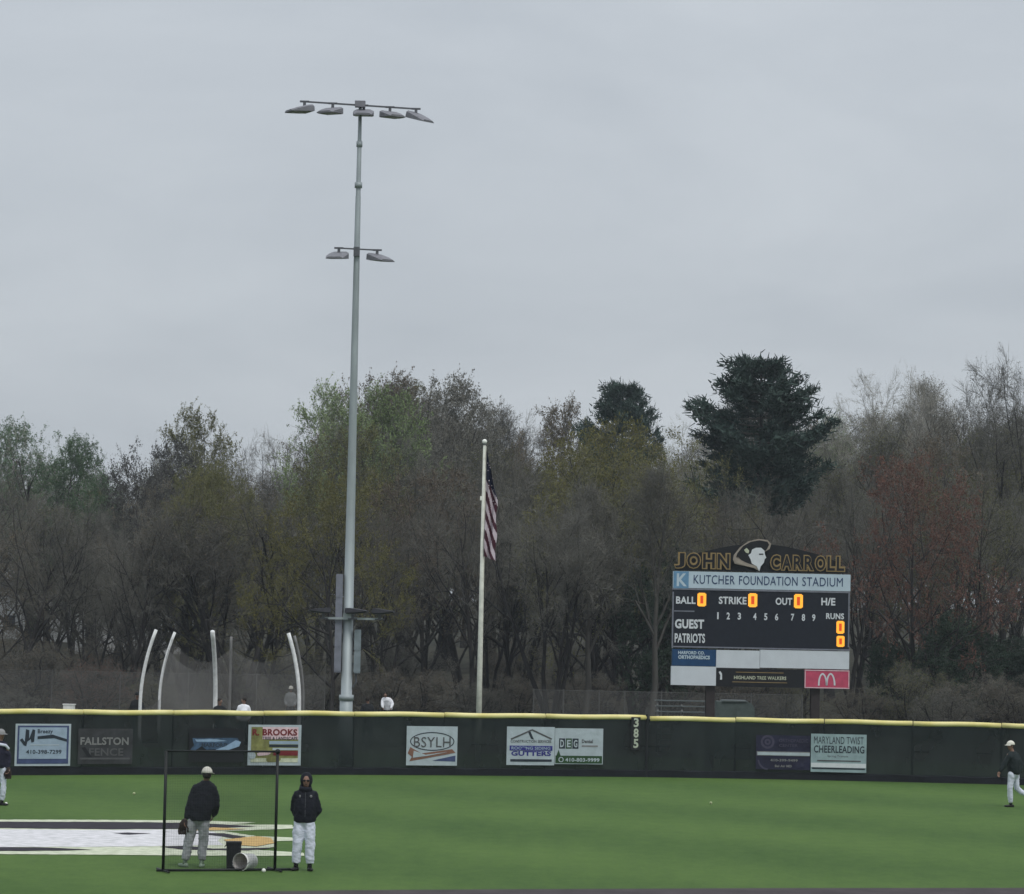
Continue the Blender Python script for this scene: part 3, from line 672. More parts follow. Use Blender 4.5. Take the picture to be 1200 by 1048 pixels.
for off, yw in ((-.79, -82), (.16, 80), (1.03, 82)):
    R0 = Vector((off, -.27, zc + .26)); fixture(R0, math.radians(yw), math.radians(8), .82, up=True)
for (x0, y0, x1, y1, m, yy) in ((391.8, 673, 402.2, 788, 'enclosure', -.05), (415.2, 738, 423.0, 789, 'enclosure2', -.05)):
    A = P(x0, y1, LD); B = P(x1, y0, LD); xm = (A.x + B.x) / 2 - lp0.x
    b = MB(); b.box((xm, yy, (A.z + B.z) / 2), (B.x - A.x, .28, B.z - A.z)); o = b.build('equipment_box', M[m], lp)
    nb_ = 4 if y0 < 700 else 2
    for k in range(nb_):
        zz = A.z + (B.z - A.z) * (k + .5) / nb_; b = MB(); b.box((xm, yy - .146, zz), (.22, .012, (B.z - A.z) / nb_ - .08)); b.build('door', M[m], o)
    for zz in (A.z + .3, B.z - .3):
        b = MB(); b.box((xm / 2, .02, zz), (abs(xm), .05, .05)); b.build('bracket', M['dark_steel'], lp)
b = MB(); b.tube([(.3, -.05, lz(788)), (.3, -.05, lz(800)), (.2, -.02, lz(806))], .035, 6); b.build('conduit', M['dark_steel'], lp)

# ------------------------------------------------------------------ flagpole and flag
FD = 104.0
fp0 = base(560, 893, FD); fpole = empty('flagpole', fp0); tag(fpole, 'slim white flagpole with a ball on top behind the fence', 'flagpole')
ft = P(564, 521, FD).z
b = MB(); b.tube([(0, 0, 0), (0, 0, 3), (0, 0, ft)], [.095, .088, .048], 14); b.build('pole', M['flagpole'], fpole, True)
b = MB(); b.ell((0, 0, ft + .10), (.085, .085, .085)); b.build('finial', M['ball_white'], fpole, True)
b = MB(); b.tube([(0, 0, ft - .01), (0, 0, ft + .04)], [.07, .05], 10); b.build('truck', M['dark_steel'], fpole, True)
b = MB(); b.tube([(.085, -.03, 1.2), (.075, -.03, 5), (.06, -.03, ft - .05)], .008, 5); b.build('halyard', M['cap_white'], fpole)
b = MB(); b.box((-.075, 0, P(560, 584, FD).z), (.08, .06, .14)); b.build('cleat', M['ball_white'], fpole)
# limp flag
z0 = P(564, 527, FD).z; z1 = P(570, 652, FD).z; Hf = z0 - z1
b = MB(); NA, NB = 26, 110
WID = lambda v: .10 + .33 * min(1, v * 2.6)
for j in range(NB + 1):
    v = j / NB
    for i in range(NA + 1):
        a = i / NA
        x = .06 + a * WID(v) * (.94 + .06 * math.sin(v * 19)); zz = z0 - v * Hf * (1 - .0 * a) - .5 * a * a * (1 - v) * .4 - .16 * a
        yy = .10 * math.sin(a * 10 + v * 5.0) * (.35 + .65 * v) + .04 * math.sin(a * 21 + v * 13)
        b.v.append((x, yy - .02, zz))
for j in range(NB):
    for i in range(NA):
        v = (j + .5) / NB; a = (i + .5) / NA; zz = v * Hf; x = a * WID(v)
        st_ = (zz - 2.35 * x + .06 * math.sin(a * 7))
        if zz < .95 + 1.1 * x and zz < 1.75: mi = 0
        else: mi = 1 if int(math.floor(st_ / .335)) % 2 == 0 else 2
        b.f.append((j * (NA + 1) + i, j * (NA + 1) + i + 1, (j + 1) * (NA + 1) + i + 1, (j + 1) * (NA + 1) + i)); b.m.append(mi)
fl = b.build('flag', [M['flag_blue'], M['flag_red'], M['flag_white']], None, True); fl.location = fp0
tag(fl, 'red, white and blue striped flag hanging limp from the white flagpole', 'flag')
srnd = random.Random(5)
for k in range(16):
    v = .10 + .36 * srnd.random(); a = .2 + .7 * srnd.random(); x = .06 + a * WID(v); s_ = .032
    yy = .10 * math.sin(a * 10 + v * 5.0) * (.35 + .65 * v) + .04 * math.sin(a * 21 + v * 13) - .02 - .012
    b = MB(); zz = z0 - v * Hf - .2 * a * a * (1 - v) - .16 * a
    pts = [(x + s_ * (1 if i % 2 == 0 else .42) * math.sin(i * math.pi / 5), zz + s_ * (1 if i % 2 == 0 else .42) * math.cos(i * math.pi / 5)) for i in range(10)]
    b.add([(p_[0], yy, p_[1]) for p_ in pts], [tuple(range(10))]); b.build('star', M['flag_white'], fl)

# ------------------------------------------------------------------ things behind the fence: throwing cage, chain fence, cabinet, bleacher
cg = empty('throwing_cage', base(258, 840, 122)); tag(cg, 'netted throwing cage with curved white poles behind the fence', 'cage'); co = Vector(cg.location)
cage_tops = []
for (xb, xt, yt, d, m, r) in ((164, 183, 738, 116, 'cage_pole', .065), (186.5, 205, 741, 124, 'cage_pole', .06), (252, 252.5, 740, 118, 'cage_pole', .085), (269, 271, 746, 130, 'cage_pole_grey', .06), (350.5, 338, 742, 118, 'cage_pole', .075), (355, 345, 745, 127, 'cage_pole_grey', .055)):
    A = base(xb, 835, d); T = P(xt, yt, d); pts = []
    for i in range(15):
        t = i / 14; bend = max(0, (t - .35) / .65) ** 1.9
        pts.append(Vector((A.x + (T.x - A.x) * bend, A.y + (-1.2 if xb == 252 else 0) * bend, T.z * t)) - co)
    b = MB(); b.tube(pts, [r] * 15, 10, side=(0, 1, 0)); b.build('pole', M[m], cg, True); cage_tops.append((pts, xb))
def net_panel(PA, PB, za, zb, sag, name='net', mt='cage_net', par=cg):
    b = MB(); nx, nz = 14, 8; vv = []
    for j in range(nz + 1):
        for i in range(nx + 1):
            u, v = i / nx, j / nz
            A = PA(v * za); B = PB(v * zb); q = A.lerp(B, u); q.z -= sag * 4 * u * (1 - u) * v; q.y += .12 * math.sin(u * 9 + v * 4)
            vv.append(q)
    b.add(vv, [(j * (nx + 1) + i, j * (nx + 1) + i + 1, (j + 1) * (nx + 1) + i + 1, (j + 1) * (nx + 1) + i) for j in range(nz) for i in range(nx)])
    return b.build(name, M[mt], par, True)
def along(k):
    pts = cage_tops[k][0]
    def f(t):
        t = max(0, min(.999, t)) * 14; i = int(t); return pts[i].lerp(pts[i + 1], t - i)
    return f
net_panel(along(1), along(3), .93, .88, .75); net_panel(along(3), along(5), .88, .90, .65)
net_panel(along(0), along(1), .3, .35, .1); net_panel(along(1), along(2), .84, .70, .5)

def chain_fence(pxs, d0, h, label, mt='chain', ry=0.0):
    r = empty('chain_link_fence', base(pxs[0], 830, d0)); o = Vector(r.location); tag(r, label, 'fence', None)
    pts = [base(x, 830, d0 + ry * i) for i, x in enumerate(pxs)]
    for q in pts: q.z = terrain(q.x, q.y)
    for a, c in zip(pts, pts[1:]):
        b = MB(); b.add([a - o, c - o, c - o + Vector((0, 0, h)), a - o + Vector((0, 0, h))], [(0, 1, 2, 3)]); b.build('mesh_panel', M[mt], r)
        b = MB(); b.tube([a - o + Vector((0, 0, h)), c - o + Vector((0, 0, h))], .013, 6); b.build('top_rail', M['wire_post'], r)
    for a in pts:
        b = MB(); b.tube([a - o, a - o + Vector((0, 0, h + .05))], .024, 8); b.build('post', M['wire_post'], r)
    return r
chain_fence([-180, -100, -20, 60, 140, 220, 300, 380], 135, 2.35, 'grey chain-link fence behind the throwing cage and at its left')
chain_fence([625, 660, 702, 732, 775, 830, 880, 940], 118, 2.25, 'grey chain-link fence left of the scoreboard posts')
# cabinet with a rounded shoulder
A = base(861, 830, 112); cb = empty('utility_cabinet', A); tag(cb, 'grey-green utility cabinet with rounded corner below the scoreboard', 'cabinet')
zt = P(861, 822, 112).z; w = 44 * 112 / F_PX / 2
pts = [(-w, 0), (w, 0), (w, zt - .30)] + [(w - .30 + .30 * math.cos(a), zt - .30 + .30 * math.sin(a)) for a in (math.radians(q) for q in (18, 36, 54, 72, 90))] + [(-w, zt)]
b = MB(); b.prism(pts, -.5, .5); b.build('body', M['cabinet'], cb)
b = MB(); b.box((-.05, -.02, zt + .02), (2 * w - .5, 1.06, .05)); b.build('lid', M['wood'], cb)
for k in (-1, 1):
    b = MB(); b.box((k * w * .46, -.51, zt * .5), (w * .86, .02, zt * .8)); b.build('door', M['cabinet'], cb)
A = base(803, 830, 113); bc = empty('bleacher', A); tag(bc, 'low aluminium bleacher seen just over the fence left of the scoreboard post', 'bleacher')
for i in range(5):
    z = .4 + i * .4; y = i * .6
    for nm, zz, yy in (('seat_plank', z, y), ('foot_plank', z - .2, y - .28)):
        b = MB(); b.box((0, yy, zz), (2.0, .25, .04)); b.build(nm, M['wood'], bc)
for k in (-.9, 0, .9):
    b = MB(); b.tube([(k, -.3, 0), (k, 2.5, 1.95)], .03, 6); b.tube([(k, 2.5, 0), (k, 2.5, 1.95)], .03, 6); b.tube([(k, -.3, .03), (k, 2.5, .03)], .03, 6); b.build('frame', M['cage_pole_grey'], bc)
# small white box on a stake
A = base(81, 829, 98); wb = empty('meter_box', A); tag(wb, 'small white box on a stake peeking over the fence at far left', 'meter box')
zt = P(81, 826, 98).z; b = MB(); b.box((0, 0, zt - .10), (.35, .25, .2)); b.build('box', M['bucket'], wb); b = MB(); b.box((0, 0, zt + .012), (.39, .29, .025)); b.build('lid', M['bucket'], wb)
b = MB(); b.tube([(0, 0, 0), (0, 0, zt - .2)], .04, 8); b.build('stake', M['bronze_post'], wb)

# ------------------------------------------------------------------ protective screen
A = G(191, 1022); B_ = G(322, 1021); scn = empty('protective_screen', ((A.x + B_.x) / 2, (A.y + B_.y) / 2, 0), math.atan2(B_.y - A.y, B_.x - A.x))
tag(scn, 'black pipe batting-practice screen with fine net in front of the coach', 'screen')
hw = (B_ - A).length / 2; sh = 2.16
for x in (-hw, hw):
    b = MB(); b.tube([(x, 0, .03), (x, 0, sh)], .028, 10); b.build('upright', M['black_pipe'], scn, True)
    b = MB(); b.tube([(x, -.45, .03), (x, .45, .03)], .018, 8); b.build('foot', M['black_pipe'], scn, True)
b = MB(); b.tube([(-hw, 0, sh), (hw, 0, sh)], .019, 10); b.ell((hw, 0, sh), (.05, .05, .05)); b.build('top_bar', M['black_pipe'], scn, True)
b = MB(); b.tube([(-hw - .12, 0, .03), (hw + .32, 0, .03)], .022, 8); b.build('bottom_bar', M['black_pipe'], scn, True)
b = MB(); vv = []
for j in range(9):
    for i in range(11):
        u, v = i / 10, j / 8; vv.append((-hw + 2 * hw * u, .25 * math.sin(math.pi * u) * (1 - v) * v * 2 + .01, .05 + (sh - .05) * v))
b.add(vv, [(j * 11 + i, j * 11 + i + 1, (j + 1) * 11 + i + 1, (j + 1) * 11 + i) for j in range(8) for i in range(10)]); b.build('net', M['net'], scn, True)
b = MB()
for k in range(1, 46):
    x = -hw + 2 * hw * k / 46; b.box((x, -.004, sh / 2 + .02), (.0014, .0014, sh - .06))
for k in range(1, 48):
    z = sh * k / 48; b.box((0, -.004, z), (2 * hw - .02, .0014, .0014))
tag(b.build('net_cord', M['black_pipe'], scn), kind='stuff')

# white bucket on its side, black ball bin, baseballs
A = G(288, 1020.5); bk = empty('bucket', (A.x, A.y, 0), math.radians(-30)); tag(bk, 'white plastic bucket tipped on its side next to the black bin', 'bucket')
R1, R2, Lb = .165, .135, .37
b = MB()
def ring_pts(y, r, n=24, zc=R1): return [(r * math.cos(2 * math.pi * k / n), y, zc + r * math.sin(2 * math.pi * k / n)) for k in range(n)]
n = 24; secs = [(-Lb / 2 + .06, R1 - .012), (-Lb / 2, R1 - .006), (-Lb / 2, R1), (-Lb / 2 + .05, R1), (-Lb / 2 + .05, R1 - .012), (Lb / 2, R2), (Lb / 2, .001)]
vv = []
for y, r in secs: vv += ring_pts(y, r, n, R1)
b.add(vv, [(i * n + k, i * n + (k + 1) % n, (i + 1) * n + (k + 1) % n, (i + 1) * n + k) for i in range(len(secs) - 1) for k in range(n)]); o = b.build('shell', M['bucket'], bk, True)
b = MB(); secs = [(-Lb / 2 + .001, R1 - .008), (Lb / 2 - .02, R2 - .012), (Lb / 2 - .02, .001)]; vv = []
for y, r in secs: vv += ring_pts(y, r, n, R1)
b.add(vv, [(i * n + k, (i + 1) * n + k, (i + 1) * n + (k + 1) % n, i * n + (k + 1) % n) for i in range(2) for k in range(n)]); b.build('inside', M['bucket_in'], bk, True)
b = MB(); b.tube([(R1 * math.cos(a) * 1.02, -Lb / 2 + .05 - .16 * math.sin(a) , R1 + .01 - .11 * math.sin(a)) for a in [math.pi * i / 12 for i in range(13)]], .006, 6); b.build('handle', M['dark_steel'], bk)
A = G(273.3, 1018.6); bn = empty('ball_bin', (A.x, A.y, 0), .1); tag(bn, 'tall black ball bin standing beside the tipped white bucket', 'bin')
b = MB(); w = .135
for z0_, z1_, ww0, ww1 in ((0, .46, w * .92, w), (.46, .50, w * 1.06, w * 1.06)):
    oc = lambda q, z: [(q * sx, q * sy, z) for sx, sy in ((-1, -.8), (-.8, -1), (.8, -1), (1, -.8), (1, .8), (.8, 1), (-.8, 1), (-1, .8))]
    b.add(oc(ww0, z0_) + oc(ww1, z1_), [(k, (k + 1) % 8, (k + 1) % 8 + 8, k + 8) for k in range(8)] + [(7, 6, 5, 4, 3, 2, 1, 0), tuple(range(8, 16))])
b.build('body', M['black'], bn)
b = MB(); b.tube([(-w, -.06, .44), (-w - .03, 0, .40), (-w, .06, .44)], .008, 6); b.build('handle', M['black_pipe'], bn)
def ball(px, py, label, m='ball_white'):
    A = G(px, py + 2); b = MB(); b.ell((0, 0, .038), (.038, .038, .038), 12, 8); o = b.build('baseball', M[m], None, True); o.location = (A.x, A.y, 0.004)
    tag(o, label, 'baseball', 'baseballs lying on the turf')
ball(309, 1021, 'white baseball lying by the foot of the protective screen')
ball(7, 942, 'white baseball at the feet of the player on the left edge')
ball(157, 930, 'baseball alone on the turf beyond the emblem', 'ball_old')
ball(833, 941, 'lone baseball on the right side of the outfield turf', 'ball_old')

# ------------------------------------------------------------------ people
def remeshed(name, b, voxel, m, parent, extra=None, iters=4):
    me = b.mesh('tmp', []); o = bpy.data.objects.new('tmp', me); C.objects.link(o)
    md = o.modifiers.new('r', 'REMESH'); md.mode = 'VOXEL'; md.voxel_size = voxel
    ms = o.modifiers.new('s', 'SMOOTH'); ms.iterations = iters; ms.factor = .5
    dg_ = bpy.context.evaluated_depsgraph_get(); me2 = bpy.data.meshes.new_from_object(o.evaluated_get(dg_)); bpy.data.objects.remove(o)
    v = np.array([x.co[:] for x in me2.vertices]); 
    if voxel > .015:
        vn = np.array([x.normal[:] for x in me2.vertices])
        dsp = np.array([mnoise.noise((a[0] * 9, a[1] * 9, a[2] * 5 + len(v) % 7)) * .6 + mnoise.noise((a[0] * 16 + a[2] * 12, a[1] * 16, a[2] * 22)) * .4 for a in v]); v = v + vn * dsp[:, None] * .026
    bb = MB(); bb.add(v.tolist(), [tuple(p.vertices) for p in me2.polygons])
    if extra: bb.add(extra.v, extra.f)
    bpy.data.meshes.remove(me2)
    return bb.build(name, m, parent, True)

def person(label, loc, J, face, mats, head='cap', voxel=.02, group=None, logos=False, hands=True, hz=0.0):
    """J: joint positions local to the feet (x right on the photo, y away from the camera, z up); face: direction the front of the body points to"""
    root = empty('person', loc); tag(root, label, 'person', group)
    J = {k: Vector(v) for k, v in J.items()}
    Fv = Vector((*face, 0)).normalized(); S = Vector((-Fv.y, Fv.x, 0))  # side axis
    Rf = Matrix((S, -Fv, Vector((0, 0, 1)))).transposed()               # local x=side, y=-front
    pel, ch, nk, hd = J['pelvis'], J['chest'], J['neck'], J['head']
    # ---- body
    b = MB(); ex = MB()
    b.tube([pel + Vector((0, 0, -.06)), pel + Vector((0, 0, .06)), pel.lerp(ch, .5), ch, nk + Vector((0, 0, -.08)), nk], [(.15, .10), (.15, .10), (.13, .095), (.155, .105), (.13, .08), (.055, .055)], 14, side=S, round_ends=True)
    b.tube([nk + Vector((0, 0, -.03)), hd + Vector((0, 0, -.03))], [.056, .054], 10, side=S)
    b.ell(hd, (.076, .096, .118), 16, 12, rot=Rf); b.ell(hd + Fv * .035 + Vector((0, 0, -.065)), (.05, .055, .05), 12, 8, rot=Rf)
    b.ell(hd + Fv * .098 + Vector((0, 0, -.02)), (.014, .018, .026), 8, 6, rot=Rf)
    for s_ in (-1, 1): b.ell(hd + S * s_ * .076 + Vector((0, 0, -.012)), (.012, .02, .032), 8, 6, rot=Rf)
    for sd_ in 'LR':
        sh_, el, wr = J['sh' + sd_], J['el' + sd_], J['wr' + sd_]
        b.tube([ch.lerp(sh_, .6) + Vector((0, 0, .02)), sh_, sh_.lerp(el, .5), el, el.lerp(wr, .4), wr], [.055, .056, .05, .042, .04, .028], 10, round_ends=True)
        hdv = J.get('hd' + sd_, (wr - el).normalized()).normalized()
        palm = wr + hdv * .05; ac = Fv - hdv * Fv.dot(hdv)
        ac = ac.normalized() if ac.length > .1 else S; inn = hdv.cross(ac).normalized()
        b.tube([wr, wr + hdv * .03, palm + hdv * .04], [(.028, .02), (.04, .016), (.038, .014)], 10, side=ac, round_ends=True)
        if hands:
            curl = inn * (1 if inn.dot(pel - wr) > 0 else -1)
            for i, (o_, ln) in enumerate(((-.032, .062), (-.011, .078), (.011, .085), (.032, .075))):
                p0 = palm + hdv * .025 + ac * o_; p1 = p0 + hdv * ln * .55 + curl * ln * .12; p2 = p1 + hdv * ln * .32 + curl * ln * .35; p3 = p2 + hdv * ln * .1 + curl * ln * .3
                ex.tube([p0, p1, p2, p3], [.0098, .0092, .0085, .0065], 7, side=ac, round_ends=True)
            p0 = wr + hdv * .03 + ac * .03; ex.tube([p0, p0 + ac * .03 + hdv * .03 + curl * .01, p0 + ac * .036 + hdv * .062 + curl * .022], [.013, .011, .008], 7, round_ends=True)
        hp, kn, an = J['hp' + sd_], J['kn' + sd_], J['an' + sd_]
        b.tube([pel.lerp(hp, .7), hp, hp.lerp(kn, .5), kn, kn.lerp(an, .35), an], [.08, .083, .07, .052, .05, .034], 12, round_ends=True)
    remeshed('body', b, .014, M['skin'], root, ex)
    # ---- head parts
    if head in ('cap', 'hair'):
        b = MB(); b.ell(hd + Vector((0, 0, .022)) - Fv * .012, (.086, .101, .104), 16, 8, rot=Rf, z0=-.42 if head == 'cap' else -.7, z1=.97); b.build('hair', M['hair'], root, True) if head == 'hair' else None
        if head == 'cap':
            b2 = MB(); b2.ell(hd - Fv * .014 + Vector((0, 0, -.005)), (.082, .096, .092), 14, 8, rot=Rf, z0=-.75, z1=.6); b2.build('hair', M['hair'], root, True)
            b = MB(); b.ell(hd + Vector((0, 0, .028)), (.103, .118, .115), 18, 8, rot=Rf, z0=-.02, z1=.995); cp = b.build('cap', mats['cap'], root, True)
            b = MB(); vv = []
            for i in range(9):
                a = math.radians(-52 + 104 * i / 8); d_ = Fv * math.cos(a) + S * math.sin(a)
                for rr, dz in ((.09, .036), (.09 + .085 * math.cos(a) ** .5, .016), (.09 + .085 * math.cos(a) ** .5, .010), (.09, .028)): vv.append(hd + d_ * rr + Vector((0, 0, dz)))
            b.add(vv, [(4 * i + k, 4 * i + 4 + k, 4 * i + 4 + (k + 1) % 4, 4 * i + (k + 1) % 4) for i in range(8) for k in range(4)] + [(0, 1, 2, 3), (35, 34, 33, 32)]); b.build('brim', mats['cap'], cp)
            b = MB(); b.ell(hd + Vector((0, 0, .138)), (.010, .010, .006), 8, 5); b.build('button', mats['cap'], cp, True)
    if head == 'hood':
        b = MB(); b.ell(hd - Fv * .030 + Vector((0, 0, .012)), (.115, .105, .148), 16, 12, rot=Rf)
        b.tube([nk + Vector((0, 0, -.05)), nk + Vector((0, 0, .05)), hd + Vector((0, 0, -.10))], [(.13, .12), (.105, .105), (.095, .085)], 14, side=S)
        b.build('hood', mats['jacket'], root, True)
    if Fv.y < .3 and head != 'plain':
        for s_ in (-1, 1):
            b = MB(); b.ell(hd + Fv * .086 + S * s_ * .030 + Vector((0, 0, .004)), (.013, .007, .008), 8, 6, rot=Rf); e_ = b.build('eye', M['ball_white'], root, True)
            b = MB(); b.ell(hd + Fv * .093 + S * s_ * .030 + Vector((0, 0, .004)), (.006, .003, .006), 8, 6, rot=Rf); b.build('pupil', M['shoe_black'], e_, True)
        b = MB(); b.ell(hd + Fv * .092 + Vector((0, 0, -.062)), (.024, .006, .006), 10, 6, rot=Rf); b.build('mouth', M['leather'], root, True)
    if head == 'hood':
        b = MB()
        for s_ in (-1, 1): b.ell(hd + Fv * .098 + S * s_ * .033 + Vector((0, 0, .004)), (.028, .010, .020), 10, 6, rot=Rf)
        b.box(hd + Fv * .104 + Vector((0, 0, .010)), (.03, .008, .006)); b.build('sunglasses', M['glass_dark'], root, True)
    # ---- jacket
    b = MB(); hem = pel + Vector((0, 0, J['hem'].x))
    b.tube([hem, hem + Vector((0, 0, .05)), pel.lerp(ch, .45), ch, nk + Vector((0, 0, -.085)), nk + Vector((0, 0, .012))], [(.185, .14), (.205, .155), (.215, .16), (.215, .155), (.150, .115), (.080, .082)], 18, side=S, round_ends=False)
    for sd_ in 'LR':
        sh_, el, wr = J['sh' + sd_], J['el' + sd_], J['wr' + sd_]
        b.tube([nk + Vector((0, 0, -.045)), nk.lerp(sh_, .55) + Vector((0, 0, -.035)), sh_ + Vector((0, 0, -.03))], [.07, .085, .085], 12, round_ends=True)
        sh_ = sh_ + Vector((0, 0, -.035))
        b.tube([ch.lerp(sh_, .45) + Vector((0, 0, .0)), sh_, sh_.lerp(el, .5), el, el.lerp(wr, .5), wr.lerp(el, .06)], [.085, .092, .080, .074, .066, .052], 12, round_ends=True)
    jk = remeshed('jacket', b, voxel, mats['jacket'], root, iters=5)
    if logos:
        for s_ in (-1, 1):
            b = MB(); b.ell(ch + Fv * .158 + S * s_ * .1 + Vector((0, 0, .10)), (.024 if s_ > 0 else .016, .008, .026), 10, 6, rot=Rf); b.build('chest_logo', M['bn_greytext'], jk, True)
        b = MB(); b.box(ch + Fv * .160 + Vector((0, 0, -.05)), (.006, .006, .45)); b.build('zip', M['dark_steel'], jk)
    # ---- trousers
    b = MB()
    b.tube([pel + Vector((0, 0, .14)), pel, pel + Vector((0, 0, -.08))], [(.165, .12), (.178, .13), (.15, .12)], 16, side=S, round_ends=True)
    tw = mats.get('tw', 1.0)
    for sd_ in 'LR':
        hp, kn, an = J['hp' + sd_], J['kn' + sd_], J['an' + sd_]
        b.tube([pel.lerp(hp, .8) + Vector((0, 0, .03)), hp, hp.lerp(kn, .5), kn, kn.lerp(an, .5), an + (kn - an) * .10], [.095, .103, .092 * tw, .080 * tw, .078 * tw, .068 * tw], 14, round_ends=False)
    remeshed('trousers', b, voxel, mats['trousers'], root, iters=4)
    # ---- shoes
    for sd_ in 'LR':
        an = J['an' + sd_]; td = J.get('toe' + sd_, Fv).normalized(); sdv = Vector((-td.y, td.x, 0)).normalized() if abs(td.z) < .9 else S
        up_ = sdv.cross(td) * -1 if sdv.cross(td).z < 0 else sdv.cross(td)
        b = MB(); q = an - up_ * .055
        b.tube([q - td * .07, q - td * .02, q + td * .06, q + td * .13, q + td * .18], [(.034, .040), (.042, .050), (.044, .038), (.045, .028), (.03, .018)], 12, side=sdv, round_ends=True)
        b.tube([an + (J['kn' + sd_] - an).normalized() * .05, an - up_ * .03], [.042, .042], 10)
        b.build('shoe', mats['shoes'], root, True)
    return root

# coach with his back to the camera
A = G(226, 1016.5)
coach = person('coach seen from behind in cream cap, black pullover and grey trousers', (A.x, A.y, 0), dict(
    pelvis=(.10, 0, .94), chest=(.165, .02, 1.30), neck=(.19, .02, 1.575), head=(.215, .0, 1.70), hem=(-.09, 0, 0),
    shL=(.0, .02, 1.455), elL=(-.08, .0, 1.15), wrL=(-.15, -.03, .88), shR=(.35, .02, 1.44), elR=(.405, .03, 1.12), wrR=(.33, .20, .93),
    hpL=(-.015, 0, .88), knL=(-.085, .02, .50), anL=(-.15, 0, .09), hpR=(.19, 0, .88), knR=(.175, .03, .50), anR=(.155, 0, .09), toeL=(-.5, .6, 0), toeR=(.05, .9, 0)),
    (0.05, 1), dict(jacket=M['jacket'], trousers=M['grey_cloth'], shoes=M['shoe_grey'], cap=M['cap_white'], tw=1.1))
# his glove
gl = empty('baseball_glove', (A.x - .185, A.y - .03, .66)); tag(gl, 'dark brown baseball glove on the left hand of the coach in cream cap', 'glove')
b = MB(); b.tube([(0.02, 0, .20), (.0, 0, .12), (-.01, 0, .04)], [(.05, .045), (.085, .05), (.075, .045)], 12, side=(1, 0, 0), round_ends=True)
b.build('palm', M['leather'], gl, True)
for i, o_ in enumerate((-.07, -.035, 0, .035)):
    b = MB(); b.tube([(o_, 0, .08), (o_ * 1.05 - .008, .0, 0), (o_ - .004, -.02, -.055)], [.024, .025, .019], 8, round_ends=True); b.build('finger', M['leather'], gl, True)
b = MB(); b.tube([(.06, -.01, .12), (.095, -.03, .05), (.085, -.04, -.01)], [.028, .027, .02], 8, round_ends=True); b.build('thumb', M['leather'], gl, True)
# hooded coach facing the camera
A = G(353, 1020.5)
person('hooded coach in black jacket and white trousers facing the camera', (A.x, A.y, 0), dict(
    pelvis=(.04, 0, .95), chest=(.05, 0, 1.26), neck=(.045, .0, 1.50), head=(.055, -.02, 1.635), hem=(-.08, 0, 0),
    shL=(-.115, .01, 1.40), elL=(-.175, .06, 1.10), wrL=(-.06, .20, .92), shR=(.205, .01, 1.40), elR=(.275, .06, 1.10), wrR=(.15, .20, .92),
    hpL=(-.055, 0, .88), knL=(-.085, -.02, .50), anL=(-.10, 0, .085), hpR=(.13, 0, .88), knR=(.15, -.02, .50), anR=(.15, 0, .085), toeL=(-.35, -.9, 0), toeR=(.25, -.9, 0), hdL=(.8, .1, -.3), hdR=(-.8, .1, -.3)),
    (0.03, -1), dict(jacket=M['jacket'], trousers=M['white_cloth'], shoes=M['shoe_black'], cap=M['cap_white'], tw=1.16), head='hood', logos=True)
# player striding at the right edge
M['jersey_green'] = mat('dark_green_pullover', (0.012, 0.019, 0.020), 0.85)
A = G(1185, 946)
person('player in cream cap and dark pullover striding at the right frame edge', (A.x, A.y, 0), dict(
    pelvis=(.06, 0, .93), chest=(.05, 0, 1.26), neck=(.02, 0, 1.49), head=(-.03, 0, 1.645), hem=(-.05, 0, 0),
    shL=(-.10, -.10, 1.40), elL=(-.22, -.14, 1.14), wrL=(-.33, -.16, .95), shR=(.16, .12, 1.40), elR=(.27, .12, 1.13), wrR=(.20, .05, .93),
    hpL=(-.01, -.06, .88), knL=(-.05, -.06, .48), anL=(-.01, 0, .085), hpR=(.12, .06, .88), knR=(.16, .06, .50), anR=(.50, .08, .27), toeL=(-.95, -.2, 0), toeR=(-.5, 0, -.8)),
    (-.72, -.4), dict(jacket=M['jersey_green'], trousers=M['white_cloth'], shoes=M['shoe_black'], cap=M['cap_white'], tw=.95))
# player cut by the left edge
M['navy_jersey'] = mat('navy_jersey', (0.014, 0.014, 0.030), 0.85)
A = G(-1, 944)
pl = person('player in grey cap and navy shirt cut off by the left frame edge', (A.x, A.y, 0), dict(
    pelvis=(-.02, 0, .95), chest=(-.02, 0, 1.30), neck=(-.02, 0, 1.54), head=(-.01, 0, 1.70), hem=(-.06, 0, 0),
    shL=(-.20, .02, 1.44), elL=(-.27, .05, 1.15), wrL=(-.18, -.10, .96), shR=(.12, -.02, 1.44), elR=(.19, 0, 1.14), wrR=(.20, -.08, .90),
    hpL=(-.11, 0, .88), knL=(-.20, -.02, .50), anL=(-.24, .05, .085), hpR=(.07, 0, .88), knR=(.10, -.04, .50), anR=(.06, 0, .085), toeL=(.8, -.4, 0), toeR=(.8, -.4, 0)),
    (.75, -.6), dict(jacket=M['navy_jersey'], trousers=M['white_cloth'], shoes=M['shoe_black'], cap=M['cap_grey'], tw=.9))
jk = [c for c in pl.children if c.name.startswith('jacket')][0]
b = MB(); b.tube([(-.21, -.115, 1.455), (-.02, -.135, 1.475), (.13, -.115, 1.45), (.20, -.04, 1.36)], [(.035, .02)] * 4, 8, side=(0, 0, 1), round_ends=True); b.build('shoulder_stripe', M['white_cloth'], jk, True)
gl = empty('baseball_glove', (A.x + .215, A.y - .10, .70)); tag(gl, 'brown baseball glove held by the player at the left frame edge', 'glove')
b = MB(); b.tube([(0.0, 0, .20), (.0, 0, .12), (.0, 0, .04)], [(.045, .045), (.075, .05), (.07, .045)], 12, side=(1, 0, 0), round_ends=True); b.build('palm', M['leather'], gl, True)
